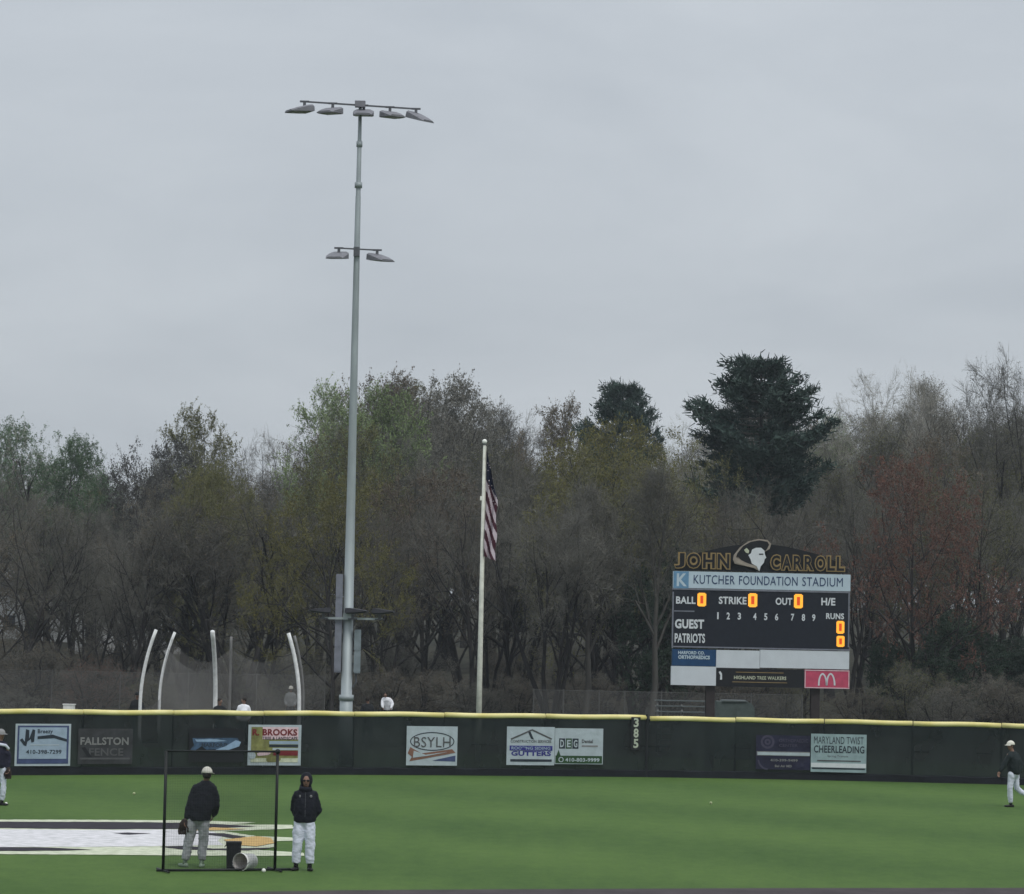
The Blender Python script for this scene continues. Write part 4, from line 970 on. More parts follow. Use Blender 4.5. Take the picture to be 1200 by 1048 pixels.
for i, o_ in enumerate((-.055, -.018, .018, .055)):
    b = MB(); b.tube([(o_, 0, .08), (o_ * 1.05, .0, 0), (o_, -.02, -.045)], [.022, .023, .018], 8, round_ends=True); b.build('finger', M['leather'], gl, True)
b = MB(); b.tube([(-.06, -.01, .12), (-.09, -.03, .06), (-.08, -.04, .01)], [.025, .024, .018], 8, round_ends=True); b.build('thumb', M['leather'], gl, True)

# people beyond the fence
M['tee_white'] = mat('white_shirt', (0.80, 0.81, 0.84), 0.85); M['tee_grey'] = mat('grey_shirt', (0.24, 0.25, 0.25), 0.85); M['tee_dark'] = mat('dark_shirt', (0.012, 0.014, 0.016), 0.85)
stand = dict(pelvis=(0, 0, .94), chest=(0, 0, 1.28), neck=(0, 0, 1.50), head=(0, -.01, 1.66), hem=(-.08, 0, 0), shL=(-.18, 0, 1.41), elL=(-.24, .02, 1.12), wrL=(-.2, -.10, .92), shR=(.18, 0, 1.41), elR=(.24, .02, 1.12), wrR=(.2, -.10, .92),
    hpL=(-.1, 0, .88), knL=(-.12, 0, .5), anL=(-.14, 0, .085), hpR=(.1, 0, .88), knR=(.12, 0, .5), anR=(.14, 0, .085))
lean = dict(stand, chest=(-.05, -.12, 1.25), neck=(-.09, -.22, 1.43), head=(-.12, -.28, 1.56), shL=(-.23, -.16, 1.36), shR=(.12, -.14, 1.36), elR=(.22, -.2, 1.14), elL=(-.25, -.25, 1.1), wrL=(-.2, -.35, .95), wrR=(.15, -.32, .95))
def far(px, top, label, J, jm, face=(0, -1), hm='hair', capm='cap_white'):
    top -= 2
    hor = 730 + ROLL * px; ht = J['head'][2] + .13
    d = (HC - ht) * F_PX / (top - hor); A = base(px, top, d, 0); A.z = terrain(A.x, A.y)
    A = base(px, top, (HC - ht - A.z) * F_PX / (top - hor), 0); A.z = terrain(A.x, A.y)
    return person(label, A, J, face, dict(jacket=M[jm], trousers=M['tee_dark'], shoes=M['shoe_black'], cap=M[capm]), head=hm, voxel=.03, hands=False)
far(161, 813, 'person in dark clothes and cap by the leftmost cage pole', stand, 'tee_dark', hm='cap', capm='tee_dark')
far(258, 819.5, 'person in dark clothes half hidden behind the cage net', stand, 'tee_dark', face=(.6, -.6))
far(286, 818.5, 'person in white shirt standing in the throwing cage', stand, 'tee_white', face=(-.7, -.3))
far(341, 806, 'person in grey shirt and pale cap at the right cage poles', stand, 'tee_grey', hm='cap')
far(431, 818, 'person in dark jacket right of the tall light pole', stand, 'tee_dark', face=(.2, 1))
far(455, 812.5, 'person in white shirt bending, right of the light pole', lean, 'tee_white')

# ------------------------------------------------------------------ trees
rs_ = np.random.RandomState(11)
def unit(v): return v / np.maximum(np.linalg.norm(v, axis=-1, keepdims=True), 1e-9)
class Tree:
    def __init__(s, seed): s.r = np.random.RandomState(seed); s.tv = []; s.tf = []; s.to = 0; s.br = []
    def tube(s, pts, rad, n):
        pts = np.asarray(pts); m = len(pts)
        t = np.gradient(pts, axis=0); t = unit(t); ref = np.array([1., .17, .05]) if abs(t[0][0]) < .8 else np.array([.1, 1., 0.])
        a = unit(np.cross(t, ref)); b = np.cross(t, a); th = np.arange(n) * 2 * np.pi / n
        v = pts[:, None] + (a[:, None] * np.cos(th)[None, :, None] + b[:, None] * np.sin(th)[None, :, None]) * np.asarray(rad)[:, None, None]
        i = np.arange(m - 1)[:, None] * n; k = np.arange(n)[None]; k2 = (k + 1) % n
        f = np.stack([i + k, i + k2, i + n + k2, i + n + k], -1).reshape(-1, 4)
        return v.reshape(-1, 3), f
    def grow(s, p, d, Ln, r, lvl, Pm):
        R = s.r; n = Pm['seg'][lvl]; pts = [np.array(p)]; ds = []; d = unit(np.array(d, float))
        for i in range(n):
            d = unit(d + R.normal(0, Pm['wander'][lvl], 3) + np.array([0, 0, Pm['trop'][lvl]])); pts.append(pts[-1] + d * Ln / n); ds.append(d)
        pts = np.array(pts); tt = np.linspace(0, 1, n + 1); rad = r * (1 - (1 - Pm['taper'][lvl]) * tt); 
        if lvl == 0: rad[0] *= 1.35
        s.br.append((lvl, pts, rad, ds))
        if lvl < 3:
            nc = Pm['n'][lvl]; t0 = Pm['t0'][lvl]; az = R.rand() * 6.28
            for k in range(nc):
                t = t0 + (1 - t0) * (k + R.rand() * .8) / nc; t = min(t, .99); x = t * n; i = int(x)
                q = pts[i] + (pts[i + 1] - pts[i]) * (x - i); dd = ds[i]; az += 2.4 + R.normal(0, .35)
                a = unit(np.cross(dd, [0.3, 0.9, .2])); b = np.cross(dd, a); side = a * math.cos(az) + b * math.sin(az)
                an = math.radians(R.normal(Pm['ang'][lvl], 8)) * (1 - .25 * t)
                cl = Ln * Pm['ratio'][lvl] * (Pm['prof'](t) if lvl == 0 else (1.1 - .55 * t)) * R.uniform(.8, 1.15)
                s.grow(q, dd * math.cos(an) + side * math.sin(an), cl, (r * (1 - (1 - Pm['taper'][lvl]) * t)) * Pm['cr'][lvl], lvl + 1, Pm)
def ribbons(p, d, Ln, w, R):
    """tapered flat slivers; returns verts (n*4), faces"""
    n = len(p); side = unit(np.cross(d, R.normal(0, 1, (n, 3)))); e = p + d * Ln[:, None]
    v = np.stack([p - side * w[:, None] / 2, p + side * w[:, None] / 2, e + side * w[:, None] * .18, e - side * w[:, None] * .18], 1)
    return v.reshape(-1, 3), (np.arange(n)[:, None] * 4 + np.arange(4)[None])
def np_mesh(name, parts, mats):
    """parts: list of (verts, quad faces, material index)"""
    vs_, fs, mi, o = [], [], [], 0
    for v, f, m in parts:
        if len(v) == 0: continue
        vs_.append(v); fs.append(f + o); mi.append(np.full(len(f), m)); o += len(v)
    v = np.concatenate(vs_).astype(np.float32); f = np.concatenate(fs).astype(np.int32); mi = np.concatenate(mi).astype(np.int32)
    me = bpy.data.meshes.new(name); me.vertices.add(len(v)); me.vertices.foreach_set('co', v.ravel()); me.loops.add(f.size); me.loops.foreach_set('vertex_index', f.ravel())
    me.polygons.add(len(f)); me.polygons.foreach_set('loop_start', np.arange(len(f), dtype=np.int32) * 4); me.polygons.foreach_set('material_index', mi)
    for m in mats: me.materials.append(m)
    me.update(calc_edges=True); return me
def leaf_quads(p, size, R, flat=0.0):
    n = len(p); a = unit(R.normal(0, 1, (n, 3)) * np.array([1, 1, 1 - flat])); b = unit(np.cross(a, R.normal(0, 1, (n, 3)))); s = (size * R.uniform(.6, 1.3, n))[:, None]
    v = np.stack([p - a * s * .5, p + b * s * .28, p + a * s * .5, p - b * s * .28], 1)
    return v.reshape(-1, 3), np.arange(n)[:, None] * 4 + np.arange(4)[None]
TWIG = mat('twig_bark', (0.122, 0.119, 0.103), 0.9, 0, .2, .6, objvar=.25)
TWIG_OLIVE = mat('olive_twig_bark', (0.150, 0.145, 0.070), 0.9, 0, .2, .6)
TWIG_RED = mat('reddish_twig_bark', (0.125, 0.092, 0.076), 0.9, 0, .2, .6)
BARK = mat('grey_bark', (0.028, 0.026, 0.025), 0.95, 0, .35, 1.2, objvar=.25, bump=.5, bscale=8, stretch=(1, 1, .25))
BARK_MID = mat('mid_grey_bark', (0.075, 0.072, 0.064), 0.95, 0, .3, 1.2, stretch=(1, 1, .3))
BARK_PALE = mat('pale_bark', (0.20, 0.19, 0.17), 0.95, 0, .3, 1.2, stretch=(1, 1, .3))
TWIG_PALE = mat('pale_twig_bark', (0.29, 0.28, 0.24), 0.9, 0, .2, .6)
def leafmat(name, c1, c2, ov=.12): return mat(name, c1, 0.85, 0, 0.0, .55, col2=c2 + (1,), objvar=ov, spec=.1)
LEAF = dict(
    olive=leafmat('olive_buds', (0.105, 0.108, 0.046), (0.160, 0.158, 0.064)),
    yellow=leafmat('yellow_green_buds', (0.108, 0.104, 0.034), (0.160, 0.150, 0.052)),
    pale=leafmat('pale_green_buds', (0.155, 0.215, 0.090), (0.235, 0.300, 0.135)),
    green=leafmat('fresh_green_leaves', (0.065, 0.115, 0.060), (0.110, 0.175, 0.090)),
    red=leafmat('red_maple_buds', (0.120, 0.066, 0.050), (0.165, 0.086, 0.064)),
    brown=leafmat('brown_buds', (0.105, 0.090, 0.066), (0.152, 0.126, 0.090)),
    grey=leafmat('grey_buds', (0.115, 0.112, 0.092), (0.165, 0.160, 0.130)),
    pine=leafmat('pine_needles', (0.031, 0.053, 0.046), (0.060, 0.090, 0.074)),
    pineol=leafmat('olive_pine_needles', (0.080, 0.084, 0.050), (0.130, 0.130, 0.078)),
    dusk=leafmat('blue_grey_needles', (0.050, 0.052, 0.050), (0.085, 0.082, 0.076)),
    holly=leafmat('holly_leaves', (0.024, 0.044, 0.030), (0.052, 0.080, 0.052)))

TPL = {}
def deciduous(key, seed, H=20, stems=1, spread=1.0, t0=.28, n=(13, 7, 5), ang=(54, 46, 42), leaves=0, lsize=.16, twig4=7, twig5=4, trop=(.03, .05, .03, .0), L0=.80, round_=1.0, env=84, lobes=.14, tw=1.0, wander=.10):
    T = Tree(seed); R = T.r
    prof = lambda t: (1.12 - .75 * abs(t - .42) ** 1.2 * round_)
    Pm = dict(seg=(9, 6, 5, 4), wander=(wander * .6, wander * 1.1, wander * 1.5, .18), trop=trop, taper=(.22, .25, .3, .3), n=n, t0=(t0, .25, .25), ang=ang, ratio=(.60 * spread, .58, .52), prof=prof, cr=(.60, .60, .55))
    for k in range(stems):
        az = k * 2.4 + R.rand(); lean_ = 0.02 if stems == 1 else .34
        T.grow((.25 * math.cos(az) * (stems > 1), .25 * math.sin(az) * (stems > 1), 0), (lean_ * math.cos(az), lean_ * math.sin(az), 1), H * L0 * (1 if k == 0 else R.uniform(.75, 1)), (.36 if stems == 1 else .27), 0, Pm)
    tp, cp = [], []
    SP, SD = [], []
    allp = np.concatenate([b_[1] for b_ in T.br if b_[0] >= 2]); zt_ = np.percentile(allp[:, 2], 96); rx_ = np.percentile(np.hypot(allp[:, 0], allp[:, 1]), env)
    zlo = zt_ * (t0 * .75); zc_ = zlo + (zt_ - zlo) * .50; rz_ = (zt_ - zc_) * 1.02; ph_ = R.rand(6) * 6.28
    def inside(q):
        q = np.atleast_2d(q); az = np.arctan2(q[:, 1], q[:, 0]); el = (q[:, 2] - zc_) / rz_
        lim = 1 + lobes * (.5 * np.sin(3 * az + ph_[0] + el * 2) + .35 * np.sin(5 * az + ph_[1] - el * 4) + .3 * np.sin(7 * el + ph_[2] + az))
        return np.sqrt((np.hypot(q[:, 0], q[:, 1]) / rx_) ** 2 + np.where(el > 0, el ** 2, (el * .85) ** 2)) < lim
    for lvl, pts, rad, ds in T.br:
        if lvl >= 2 and not inside(pts[len(pts) // 2])[0]: continue
        if lvl <= 1:
            ok_ = inside(pts); kk_ = len(pts)
            while kk_ > (3 if lvl else 6) and not ok_[kk_ - 1]: kk_ -= 1
            pts, rad, ds = pts[:kk_], rad[:kk_], ds[:kk_ - 1]
        v, f = T.tube(pts, rad, (8, 5, 4, 3)[lvl]); (tp if lvl <= 2 else cp).append((v, f, 0))
        if lvl >= 1:
            m = {1: 3, 2: 5, 3: twig4}[lvl]; t = R.uniform(.35 if lvl < 3 else .1, 1, m); x = t * (len(pts) - 1) * .999; i = x.astype(int)
            q = pts[i] + (pts[i + 1] - pts[i]) * (x - i)[:, None]; SP.append(q); SD.append(np.array(ds)[i])
    p = np.concatenate(SP); sd_ = np.concatenate(SD); ok_ = inside(p); p, sd_ = p[ok_], sd_[ok_]; d = unit(sd_ + R.normal(0, .5, p.shape) + [0, 0, .04]); Ln = R.uniform(.55, 1.25, len(p)); w = R.uniform(.018, .030, len(p)) * tw
    v, f = ribbons(p, d, Ln, w, R); cp.append((v, f, 0))
    k = twig5; p5 = np.repeat(p, k, 0) + np.repeat(d * Ln[:, None], k, 0) * R.uniform(.15, 1, (len(p) * k, 1)); d5 = unit(np.repeat(d, k, 0) + R.normal(0, .55, (len(p) * k, 3)) + [0, 0, .15])
    L5 = R.uniform(.25, .7, len(p5)); v, f = ribbons(p5, d5, L5, R.uniform(.012, .019, len(p5)) * tw, R); cp.append((v, f, 0))
    if leaves:
        idx = R.randint(0, len(p5), leaves); q = p5[idx] + d5[idx] * L5[idx][:, None] * R.uniform(.2, 1.05, (leaves, 1)) + R.normal(0, .06, (leaves, 3))
        v, f = leaf_quads(q, lsize, R); cp.append((v, f, 1))
    zmax = max(v[:, 2].max() for v, _, _ in cp); zmax = np.percentile(np.concatenate([v for v, _, _ in cp])[:, 2], 99.93)
    k = 20.0 / zmax
    for lst in (tp, cp):
        for i, (v, f, m) in enumerate(lst): lst[i] = (v * k, f, m)
    allx = np.concatenate([v for v, _, _ in cp]); wid = np.percentile(np.abs(allx[:, 0]), 97) * 2
    TPL[key] = (np_mesh('trunk', tp, [BARK]), np_mesh('crown', cp, [TWIG, LEAF['brown']]), wid, True)
def pine(key, seed, H=20, zb=.35, wmax=4.2, whorls=17, shape='round', tuft=13, ngap=.85):
    T = Tree(seed); R = T.r; tp, cp = [], []
    pts = np.array([[.25 * math.sin(z * .3 + seed), .2 * math.cos(z * .23), z] for z in np.linspace(0, H * .97, 14)]); tp.append((*T.tube(pts, np.linspace(.36, .05, 14), 8), 0))
    TP, TD = [], []
    for w in range(whorls):
        z = H * (zb + (0.97 - zb) * (w / (whorls - 1)) ** .95); t = (z / H - zb) / (1 - zb)
        if shape == 'round': rad = wmax * (math.sin(math.pi * (t * .60 + .36)) ** .62)
        else: rad = wmax * (1 - t) ** .8 + .4
        nb_ = R.randint(4, 7)
        for k in range(nb_):
            if R.rand() > ngap: continue
            az = k * 6.283 / nb_ + R.normal(0, .35) + w * 1.1; Ln = rad * R.uniform(.55, 1.12)
            n = 6; c = np.array([np.interp(z, pts[:, 2], pts[:, 0]), np.interp(z, pts[:, 2], pts[:, 1]), z]); up = R.uniform(.05, .28) + .35 * max(0, t - .6)
            bp = np.array([c + [math.cos(az) * Ln * u, math.sin(az) * Ln * u, Ln * (up * u - .10 * math.sin(u * 3) + .22 * u * u)] for u in np.linspace(0, 1, n)])
            cp.append((*T.tube(bp, np.linspace(.055, .012, n), 4), 0))
            m = int(9 + Ln * 6); u = R.uniform(.25, 1, m) ** .8; x = u * (n - 1) * .999; i = x.astype(int); q = bp[i] + (bp[i + 1] - bp[i]) * (x - i)[:, None]
            s_ = R.uniform(-1, 1, m); q = q + np.stack([-np.sin(az) * s_, np.cos(az) * s_, R.normal(0, .10, m) + .1 * np.abs(s_)], 1) * (Ln * .30 * (1.1 - u))[:, None]
            TP.append(q); TD.append(np.tile([math.cos(az) * .5, math.sin(az) * .5, .55], (m, 1)))
    p = np.concatenate(TP); d = np.concatenate(TD); k = tuft
    p2 = np.repeat(p, k, 0) + R.normal(0, .20, (len(p) * k, 3)) * [1, 1, .6]; d2 = unit(np.repeat(d, k, 0) + R.normal(0, .6, (len(p) * k, 3)))
    cp.append((*ribbons(p2, d2, R.uniform(.18, .42, len(p2)), R.uniform(.05, .11, len(p2)), R), 1))
    v_ = np.concatenate([v for v, _, _ in cp]); kk = 20.0 / np.percentile(v_[:, 2], 99.8)
    tp = [(v * kk, f, m) for v, f, m in tp]; cp = [(v * kk, f, m) for v, f, m in cp]
    TPL[key] = (np_mesh('trunk', tp, [BARK]), np_mesh('crown', cp, [TWIG, LEAF['pine']]), np.percentile(np.abs(v_[:, 0]), 97) * 2 * kk, True)
def bush(key, seed, H=5.0, leaves=9000, lsize=.15, W=2.4, stems=9, twigs=1):
    T = Tree(seed); R = T.r; tp, cp = [], []; SP = []
    for k in range(stems):
        az = R.rand() * 6.28; ln_ = R.uniform(.1, .55); n = 6
        q = np.array([[math.cos(az) * ln_ * W * u ** 1.2, math.sin(az) * ln_ * W * u ** 1.2, H * u * R.uniform(.9, 1) * (1 - .35 * ln_)] for u in np.linspace(0, 1, n)]); tp.append((*T.tube(q, np.linspace(.05, .015, n), 5), 0)); SP.append(q[1:])
    p = np.concatenate(SP); p = np.repeat(p, 14, 0); d = unit(R.normal(0, 1, p.shape) + [0, 0, .5]); Ln = R.uniform(.5, 1.5, len(p)) * W * .36
    cp.append((*ribbons(p, d, Ln, np.full(len(p), .022), R), 0)); p5 = np.repeat(p + d * Ln[:, None] * .5, 8, 0) + np.repeat(d * Ln[:, None] * .5, 8, 0) * R.uniform(-1, 1, (len(p) * 8, 1)); d5 = unit(np.repeat(d, 8, 0) + R.normal(0, .7, p5.shape) + [0, 0, .2]); L5 = R.uniform(.2, .6, len(p5))
    p5[:, 2] = np.maximum(p5[:, 2], .05)
    cp.append((*ribbons(p5, d5, L5, np.full(len(p5), .015), R), 0))
    idx = R.randint(0, len(p5), leaves); q = p5[idx] + d5[idx] * L5[idx][:, None] * R.uniform(0, 1, (leaves, 1)) + R.normal(0, .10, (leaves, 3)); q[:, 2] = np.maximum(q[:, 2], .06)
    cp.append((*leaf_quads(q, lsize, R), 1)); v_ = np.concatenate([v for v, _, _ in cp]); kk = 5.0 / np.percentile(v_[:, 2], 99.5)
    TPL[key] = (np_mesh('stem', [(v * kk, f, m) for v, f, m in tp], [BARK]), np_mesh('foliage', [(v * kk, f, m) for v, f, m in cp], [TWIG, LEAF['holly']]), np.percentile(np.abs(v_[:, 0]), 97) * 2 * kk, False)

deciduous('bare_a', 1, leaves=5000, lsize=.10)
deciduous('bare_b', 2, spread=1.15, t0=.35, leaves=5000, lsize=.10, ang=(42, 45, 40))
deciduous('bare_c', 3, stems=3, spread=.95, n=(9, 6, 5), leaves=5000, lsize=.10)
deciduous('vase', 4, stems=5, spread=.85, n=(7, 6, 5), t0=.34, ang=(34, 40, 38), leaves=9000, lsize=.12, wander=.16)
deciduous('bud_a', 5, spread=1.1, leaves=26000, lsize=.19, t0=.22)
deciduous('bud_b', 6, spread=1.25, leaves=22000, lsize=.20, t0=.2, n=(14, 7, 5))
deciduous('bud_c', 7, stems=3, spread=1.0, leaves=24000, lsize=.17, n=(10, 6, 5), t0=.2)
deciduous('dome_a', 9, spread=1.05, leaves=42000, lsize=.15, t0=.18, env=70, lobes=.07, n=(16, 8, 5))
deciduous('dome_b', 14, spread=1.05, leaves=36000, lsize=.16, t0=.2, env=72, lobes=.12, n=(12, 7, 5))
deciduous('slim', 8, spread=.62, leaves=7000, lsize=.12, t0=.35, ang=(32, 36, 36), n=(14, 7, 5))
pine('pine_a', 21, zb=.57, wmax=3.5, whorls=18, ngap=.95)
pine('pine_b', 22, zb=.30, wmax=3.6, whorls=19, shape='cone', ngap=.9)
deciduous('shrub', 35, stems=7, spread=.75, n=(8, 6, 4), t0=.04, leaves=9000, lsize=.26, twig5=4, L0=.8, env=92, lobes=.3, wander=.2)
deciduous('holly', 33, stems=4, spread=.80, n=(10, 6, 4), t0=.06, leaves=46000, lsize=.30, twig5=2, L0=.8)

protos = {}
def plant(key, px, top, d, wpx=None, leaf='brown', label=None, group=None, rz=None, twig=None, bark=None, name=None, cat='tree'):
    tm, cm, wid, is_tree = TPL[key]; unit_h = 20.0 if is_tree else 5.0
    q = P(px, top, d); z0_ = terrain(q.x, q.y) - .05; h = q.z - z0_
    s = h / unit_h; sx = s if wpx is None else min(s * 1.6, max(s * .72, (wpx * (1.15 if cat == 'tree' and key[:4] != 'pine' else 1.0) * d / F_PX) / wid))
    nm = name or {'bush': 'evergreen_bush', 'shrub': 'thicket_shrub'}.get(cat) or {'pine': 'pine_tree', 'slim': 'slender_tree', 'holl': 'evergreen_tree'}.get(key[:4], 'broadleaf_tree')
    r = empty(nm, (q.x, q.y, z0_), rnd.random() * 6.28 if rz is None else rz); r.scale = (sx, sx, s)
    for me, pn_, slots in ((tm, 'trunk' if is_tree else 'stem', {0: bark}), (cm, 'crown' if is_tree else 'foliage', {0: twig, 1: LEAF[leaf]})):
        o = link(pn_, me, r)
        for i, m in slots.items():
            if m is not None and i < len(o.material_slots): o.material_slots[i].link = 'OBJECT'; o.material_slots[i].material = m
    tag(r, label, cat, group); return r
SKY = [(-150, 470), (0, 495), (50, 492), (95, 530), (112, 552), (135, 540), (170, 512), (200, 492), (230, 478), (265, 502), (290, 518), (325, 506), (350, 512), (365, 465), (400, 445), (470, 435), (540, 438), (580, 472), (610, 490), (640, 484), (660, 470), (690, 484), (722, 455), (745, 462), (770, 492), (800, 500), (820, 505), (840, 470), (885, 440), (940, 460), (962, 492), (978, 482), (1000, 446), (1030, 436), (1060, 450), (1085, 445), (1120, 455), (1150, 436), (1180, 416), (1220, 430), (1350, 450)]
def skyl(px):
    for (a, b_), (c, d_) in zip(SKY, SKY[1:]):
        if px <= c: return b_ + (d_ - b_) * (px - a) / (c - a)
    return SKY[-1][1]
T_ = plant
# far row on the hill and skyline
T_('dome_a', 40, 490, 215, 150, 'green', 'green budding tree on the skyline at the left frame edge', twig=TWIG_PALE)
T_('dome_b', 92, 508, 200, 62, 'green', 'smaller green budding tree at the left, before the dip in the skyline')
T_('slim', 110, 548, 230, 60, 'grey', 'thin bare tree in the lowest dip of the left skyline')
T_('bud_b', 150, 543, 180, 95, 'dusk', 'dark grey-leaved tree left of the tall olive tree')
T_('dome_b', 234, 474, 200, 118, 'olive', 'tall olive-brown tree with peaked crown on the left skyline')
T_('bud_a', 192, 512, 192, 90, 'dusk', 'dark tree tucked under the tall olive-brown tree')
T_('bare_b', 325, 503, 230, 80, 'brown', 'small bare tree rising in the skyline gap left of the light pole')
T_('dome_b', 395, 446, 205, 92, 'pale', 'pale green rounded tree crossed by the tall light pole', twig=TWIG_PALE)
T_('dome_a', 468, 431, 215, 130, 'brown', 'tallest rounded brown-green tree right of the light pole')
T_('dome_b', 460, 448, 184, 150, 'pale', 'fresh pale green tree just right of the light pole')
T_('dome_a', 545, 434, 212, 95, 'grey', 'bare grey tree above and left of the flagpole top', twig=TWIG_PALE)
T_('slim', 585, 470, 220, 80, 'grey', 'slender bare tree on the skyline right above the flagpole')
T_('bare_c', 618, 484, 225, 90, 'grey', 'bare tree with forked top between flagpole and twin tops')
T_('dome_b', 657, 466, 205, 80, 'brown', 'rounded brownish bare tree left of the small pine top')
T_('pine_a', 727, 448, 200, 84, 'pine', 'smaller dark pine top over the yellow-green trees')
T_('bud_a', 705, 488, 152, 120, 'yellow', 'yellow-green budding tree beneath the smaller dark pine')
T_('bud_c', 752, 496, 158, 90, 'olive', 'olive budding tree right of the smaller dark pine', twig=TWIG_OLIVE)
T_('bare_a', 795, 488, 230, 80, 'pale', 'pale bare tree in the gap left of the big pine', twig=TWIG_PALE)
T_('pine_a', 888, 418, 168, 138, 'pine', 'big dark pine with broad ragged crown above the scoreboard', rz=1.0)
T_('slim', 975, 478, 215, 60, 'pale', 'pale thin tree right of the big dark pine', twig=TWIG_PALE)
T_('bare_b', 1028, 428, 200, 105, 'grey', 'tall pale bare tree with fanning limbs on the right skyline', twig=TWIG_PALE, bark=BARK_PALE)
T_('slim', 1086, 438, 205, 75, 'grey', 'pale slender bare tree between the two tallest right trees', twig=TWIG_PALE)
T_('bare_a', 1128, 448, 185, 100, 'brown', 'dark bare tree with straight trunk near the right frame edge')
T_('bare_c', 1182, 410, 175, 125, 'grey', 'tallest dark bare tree at the right frame edge')
# middle distance, individually recognisable
T_('vase', 290, 560, 150, 210, 'brown', 'wide dark many-stemmed tree behind the throwing cage', rz=.4)
T_('bud_b', 395, 552, 144, 125, 'yellow', 'mustard yellow-green tree behind the tall light pole', twig=TWIG_OLIVE)
T_('bud_c', 225, 560, 165, 120, 'brown', 'brown budding tree left of the many-stemmed tree')
T_('dome_a', 265, 540, 160, 130, 'olive', 'olive brown tree left of the light pole', twig=TWIG_OLIVE)
T_('bud_a', 505, 545, 160, 130, 'brown', 'reddish brown budding tree left of the flagpole', twig=TWIG_RED)
T_('bare_c', 612, 530, 155, 130, 'brown', 'bare dark tree just right of the flagpole')
T_('vase', 652, 560, 140, 150, 'grey', 'dark forked tree standing between flagpole and scoreboard', rz=2.2)
T_('bud_c', 720, 545, 150, 120, 'olive', 'olive budding tree left of the scoreboard')
T_('holly', 786, 640, 150, 34, 'holly', 'dark green evergreen touching the left side of the scoreboard', name='evergreen_tree')
T_('bud_b', 1080, 530, 143, 130, 'red', 'reddish maple with red buds right of the scoreboard', twig=TWIG_RED)
T_('bare_b', 1000, 540, 150, 110, 'grey', 'grey bare tree behind the right edge of the scoreboard')
T_('bare_a', 905, 560, 150, 140, 'brown', 'brown bare tree rising behind the scoreboard name sign')
T_('bare_c', 840, 560, 155, 120, 'grey', 'grey bare tree behind the word at the left of the name sign')
T_('holly', 1120, 715, 142, 95, 'holly', 'large dark evergreen bush low on the right', cat='bush')
T_('holly', 1045, 745, 146, 60, 'holly', 'dark evergreen bush right of the scoreboard posts', cat='bush')
T_('holly', 1188, 745, 150, 80, 'holly', 'dark green shrub at the right frame edge', cat='bush')
T_('shrub', 40, 752, 145, 130, 'brown', 'reddish brown thicket low at the left frame edge', cat='shrub')
T_('shrub', 110, 770, 142, 100, 'red', 'russet thicket left of the throwing cage', cat='shrub')
T_('bare_b', 35, 570, 150, 130, 'brown', 'bare brown tree with dark trunk at the left frame edge')
T_('bare_c', 105, 585, 150, 120, 'grey', 'bare grey tree left of the leftmost cage pole')
T_('bare_a', 160, 590, 148, 110, 'grey', 'bare tree with twin dark trunks over the leftmost cage pole')
T_('bare_b', 1160, 545, 146, 120, 'grey', 'grey bare tree over the dark evergreen bush at right')
T_('bare_a', 560, 560, 150, 110, 'brown', 'bare brown tree directly behind the flagpole')
T_('bare_c', 450, 590, 150, 110, 'brown', 'dim bare tree low between light pole and flagpole')
T_('slim', 768, 540, 139, 70, 'grey', 'slender grey-trunked tree just left of the scoreboard', bark=BARK_MID)
T_('slim', 690, 560, 141, 70, 'grey', 'slender bare tree with pale trunk midway from flagpole to scoreboard', bark=BARK_MID)
# the wood itself: trees nothing tells apart
keys = ['bare_a', 'bare_b', 'bare_c', 'slim', 'bud_a', 'bud_c', 'vase']; lf = ['brown', 'grey', 'olive', 'olive', 'grey', 'brown', 'olive', 'grey']
fr = random.Random(21)
for row, (d, step, lo, hi) in enumerate(((158, 88, 70, 150), (176, 76, 45, 120), (196, 70, 30, 95), (218, 66, 18, 70), (246, 62, 12, 55), (280, 62, 8, 50))):
    x = -170 + fr.random() * 30
    while x < 1370:
        px = x + fr.uniform(-14, 14); inside = -20 < px < 1220
        s_ = max(skyl(px - 22), skyl(px), skyl(px + 22)); top = s_ + fr.uniform(lo, hi)
        T_(fr.choice(keys), px, top, d + fr.uniform(-6, 6), fr.uniform(85, 130), fr.choice(lf), 'bare grey-brown tree among the crowded trunks of the wood', 'bare trees crowding the wood behind the field')
        x += step * (1 if inside else 1.6)
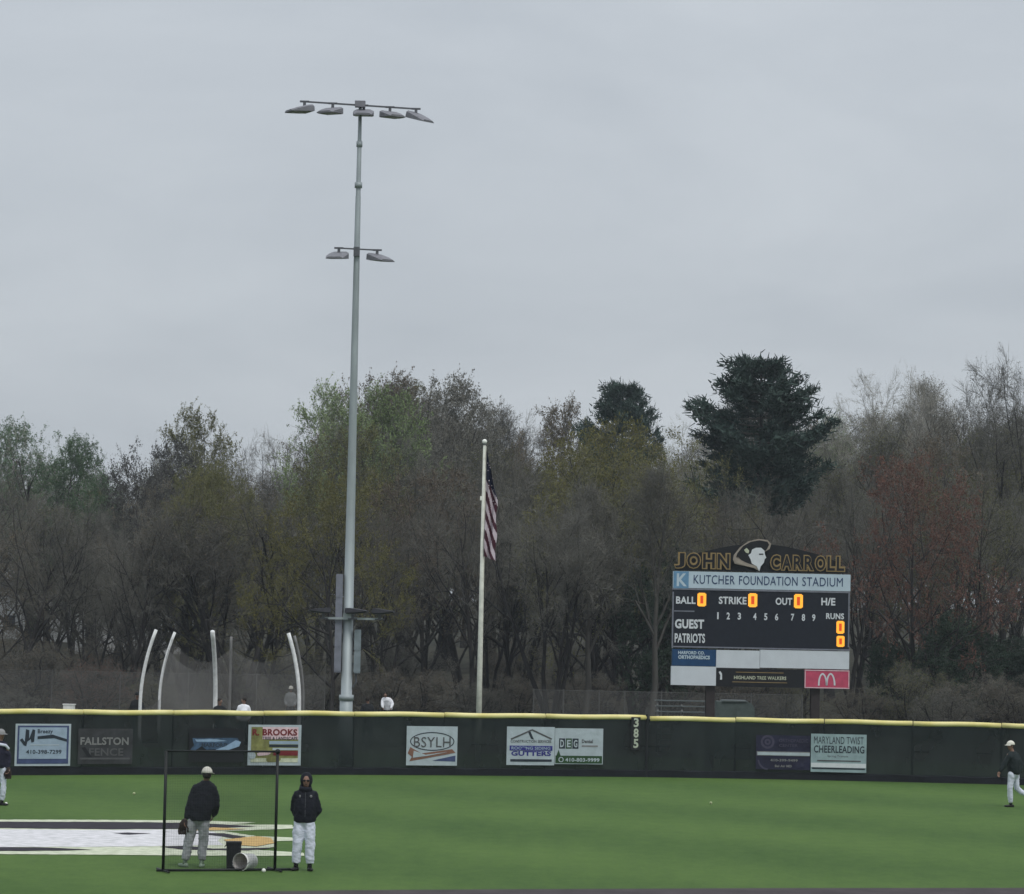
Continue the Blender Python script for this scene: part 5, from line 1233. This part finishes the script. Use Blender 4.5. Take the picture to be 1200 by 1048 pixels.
for px, top, d in [(-60, 775, 146), (20, 790, 138), (180, 785, 147), (235, 790, 150), (310, 785, 150), (375, 770, 147), (440, 775, 146), (500, 765, 148), (560, 780, 146), (610, 770, 150), (690, 770, 148), (860, 760, 146), (925, 765, 148), (1070, 770, 140), (1160, 780, 144), (1230, 770, 146), (470, 740, 165), (120, 740, 165), (250, 735, 168), (590, 735, 168), (880, 730, 166), (800, 770, 150), (660, 730, 172), (350, 730, 172), (20, 720, 175), (1110, 800, 134), (1150, 785, 137), (1195, 780, 136), (1010, 798, 140), (1130, 755, 152), (1200, 750, 156), (1080, 745, 160)]:
    T_('shrub', px, top + 10 + fr.uniform(-8, 12), d, fr.uniform(75, 115), fr.choice(['brown', 'grey', 'brown', 'olive']), 'leafless brown undergrowth thicket at the foot of the wood', 'leafless thickets along the foot of the wood', cat='shrub')

# grassy bank seen at the right edge
# ------------------------------------------------------------------ houses glimpsed through the trunks
def house(px, py, d, w, h, dep, rot, label):
    q = base(px, py, d); q.z = terrain(q.x, q.y) - .3; r = empty('house', q, rot); tag(r, label, 'house', None)
    b = MB(); b.box((0, 0, h / 2), (w, dep, h)); b.build('wall', M['house_white'], r)
    b = MB(); rf_ = h + 2.0; b.prism([(-w / 2 - .3, h + .005), (w / 2 + .3, h + .005), (w / 2 + .3, h + .2), (0.0, rf_), (-w / 2 - .3, h + .2)], -dep / 2 - .3, dep / 2 + .3); b.build('roof', M['roof'], r)
    for fl_ in range(int(h // 2.6)):
        for k in range(int(w // 2.4)):
            x = -w / 2 + 1.3 + k * 2.4; z = 1.6 + fl_ * 2.6
            b = MB(); b.box((x, -dep / 2 - .03, z), (1.1, .06, 1.4)); o = b.build('window', M['house_white'], r)
            b = MB(); b.box((x, -dep / 2 - .065, z), (.9, .02, 1.2)); b.build('pane', M['window_dark'], o)
house(152, 760, 236, 9, 5.4, 7, .2, 'white house glimpsed between trunks above the leftmost cage pole')
house(62, 760, 250, 8, 4.2, 7, -.1, 'low white house glimpsed through bare trees at far left')
house(34, 640, 330, 9, 6.5, 7, .3, 'pale house gable high among the trees at the left')

# ------------------------------------------------------------------ haze
b = MB(); b.box((0, 325, 13.5), (1340, 800, 30.0)); hz = b.build('haze', [], None)
hm = bpy.data.materials.new('haze_air'); hm.use_nodes = True; t = hm.node_tree; t.nodes.clear()
o_ = t.nodes.new('ShaderNodeOutputMaterial'); pv = t.nodes.new('ShaderNodeVolumePrincipled'); pv.inputs['Color'].default_value = (.80, .88, .95, 1); pv.inputs['Density'].default_value = 0.00024
t.links.new(pv.outputs[0], o_.inputs['Volume']); hz.data.materials.append(hm); tag(hz, kind='stuff')
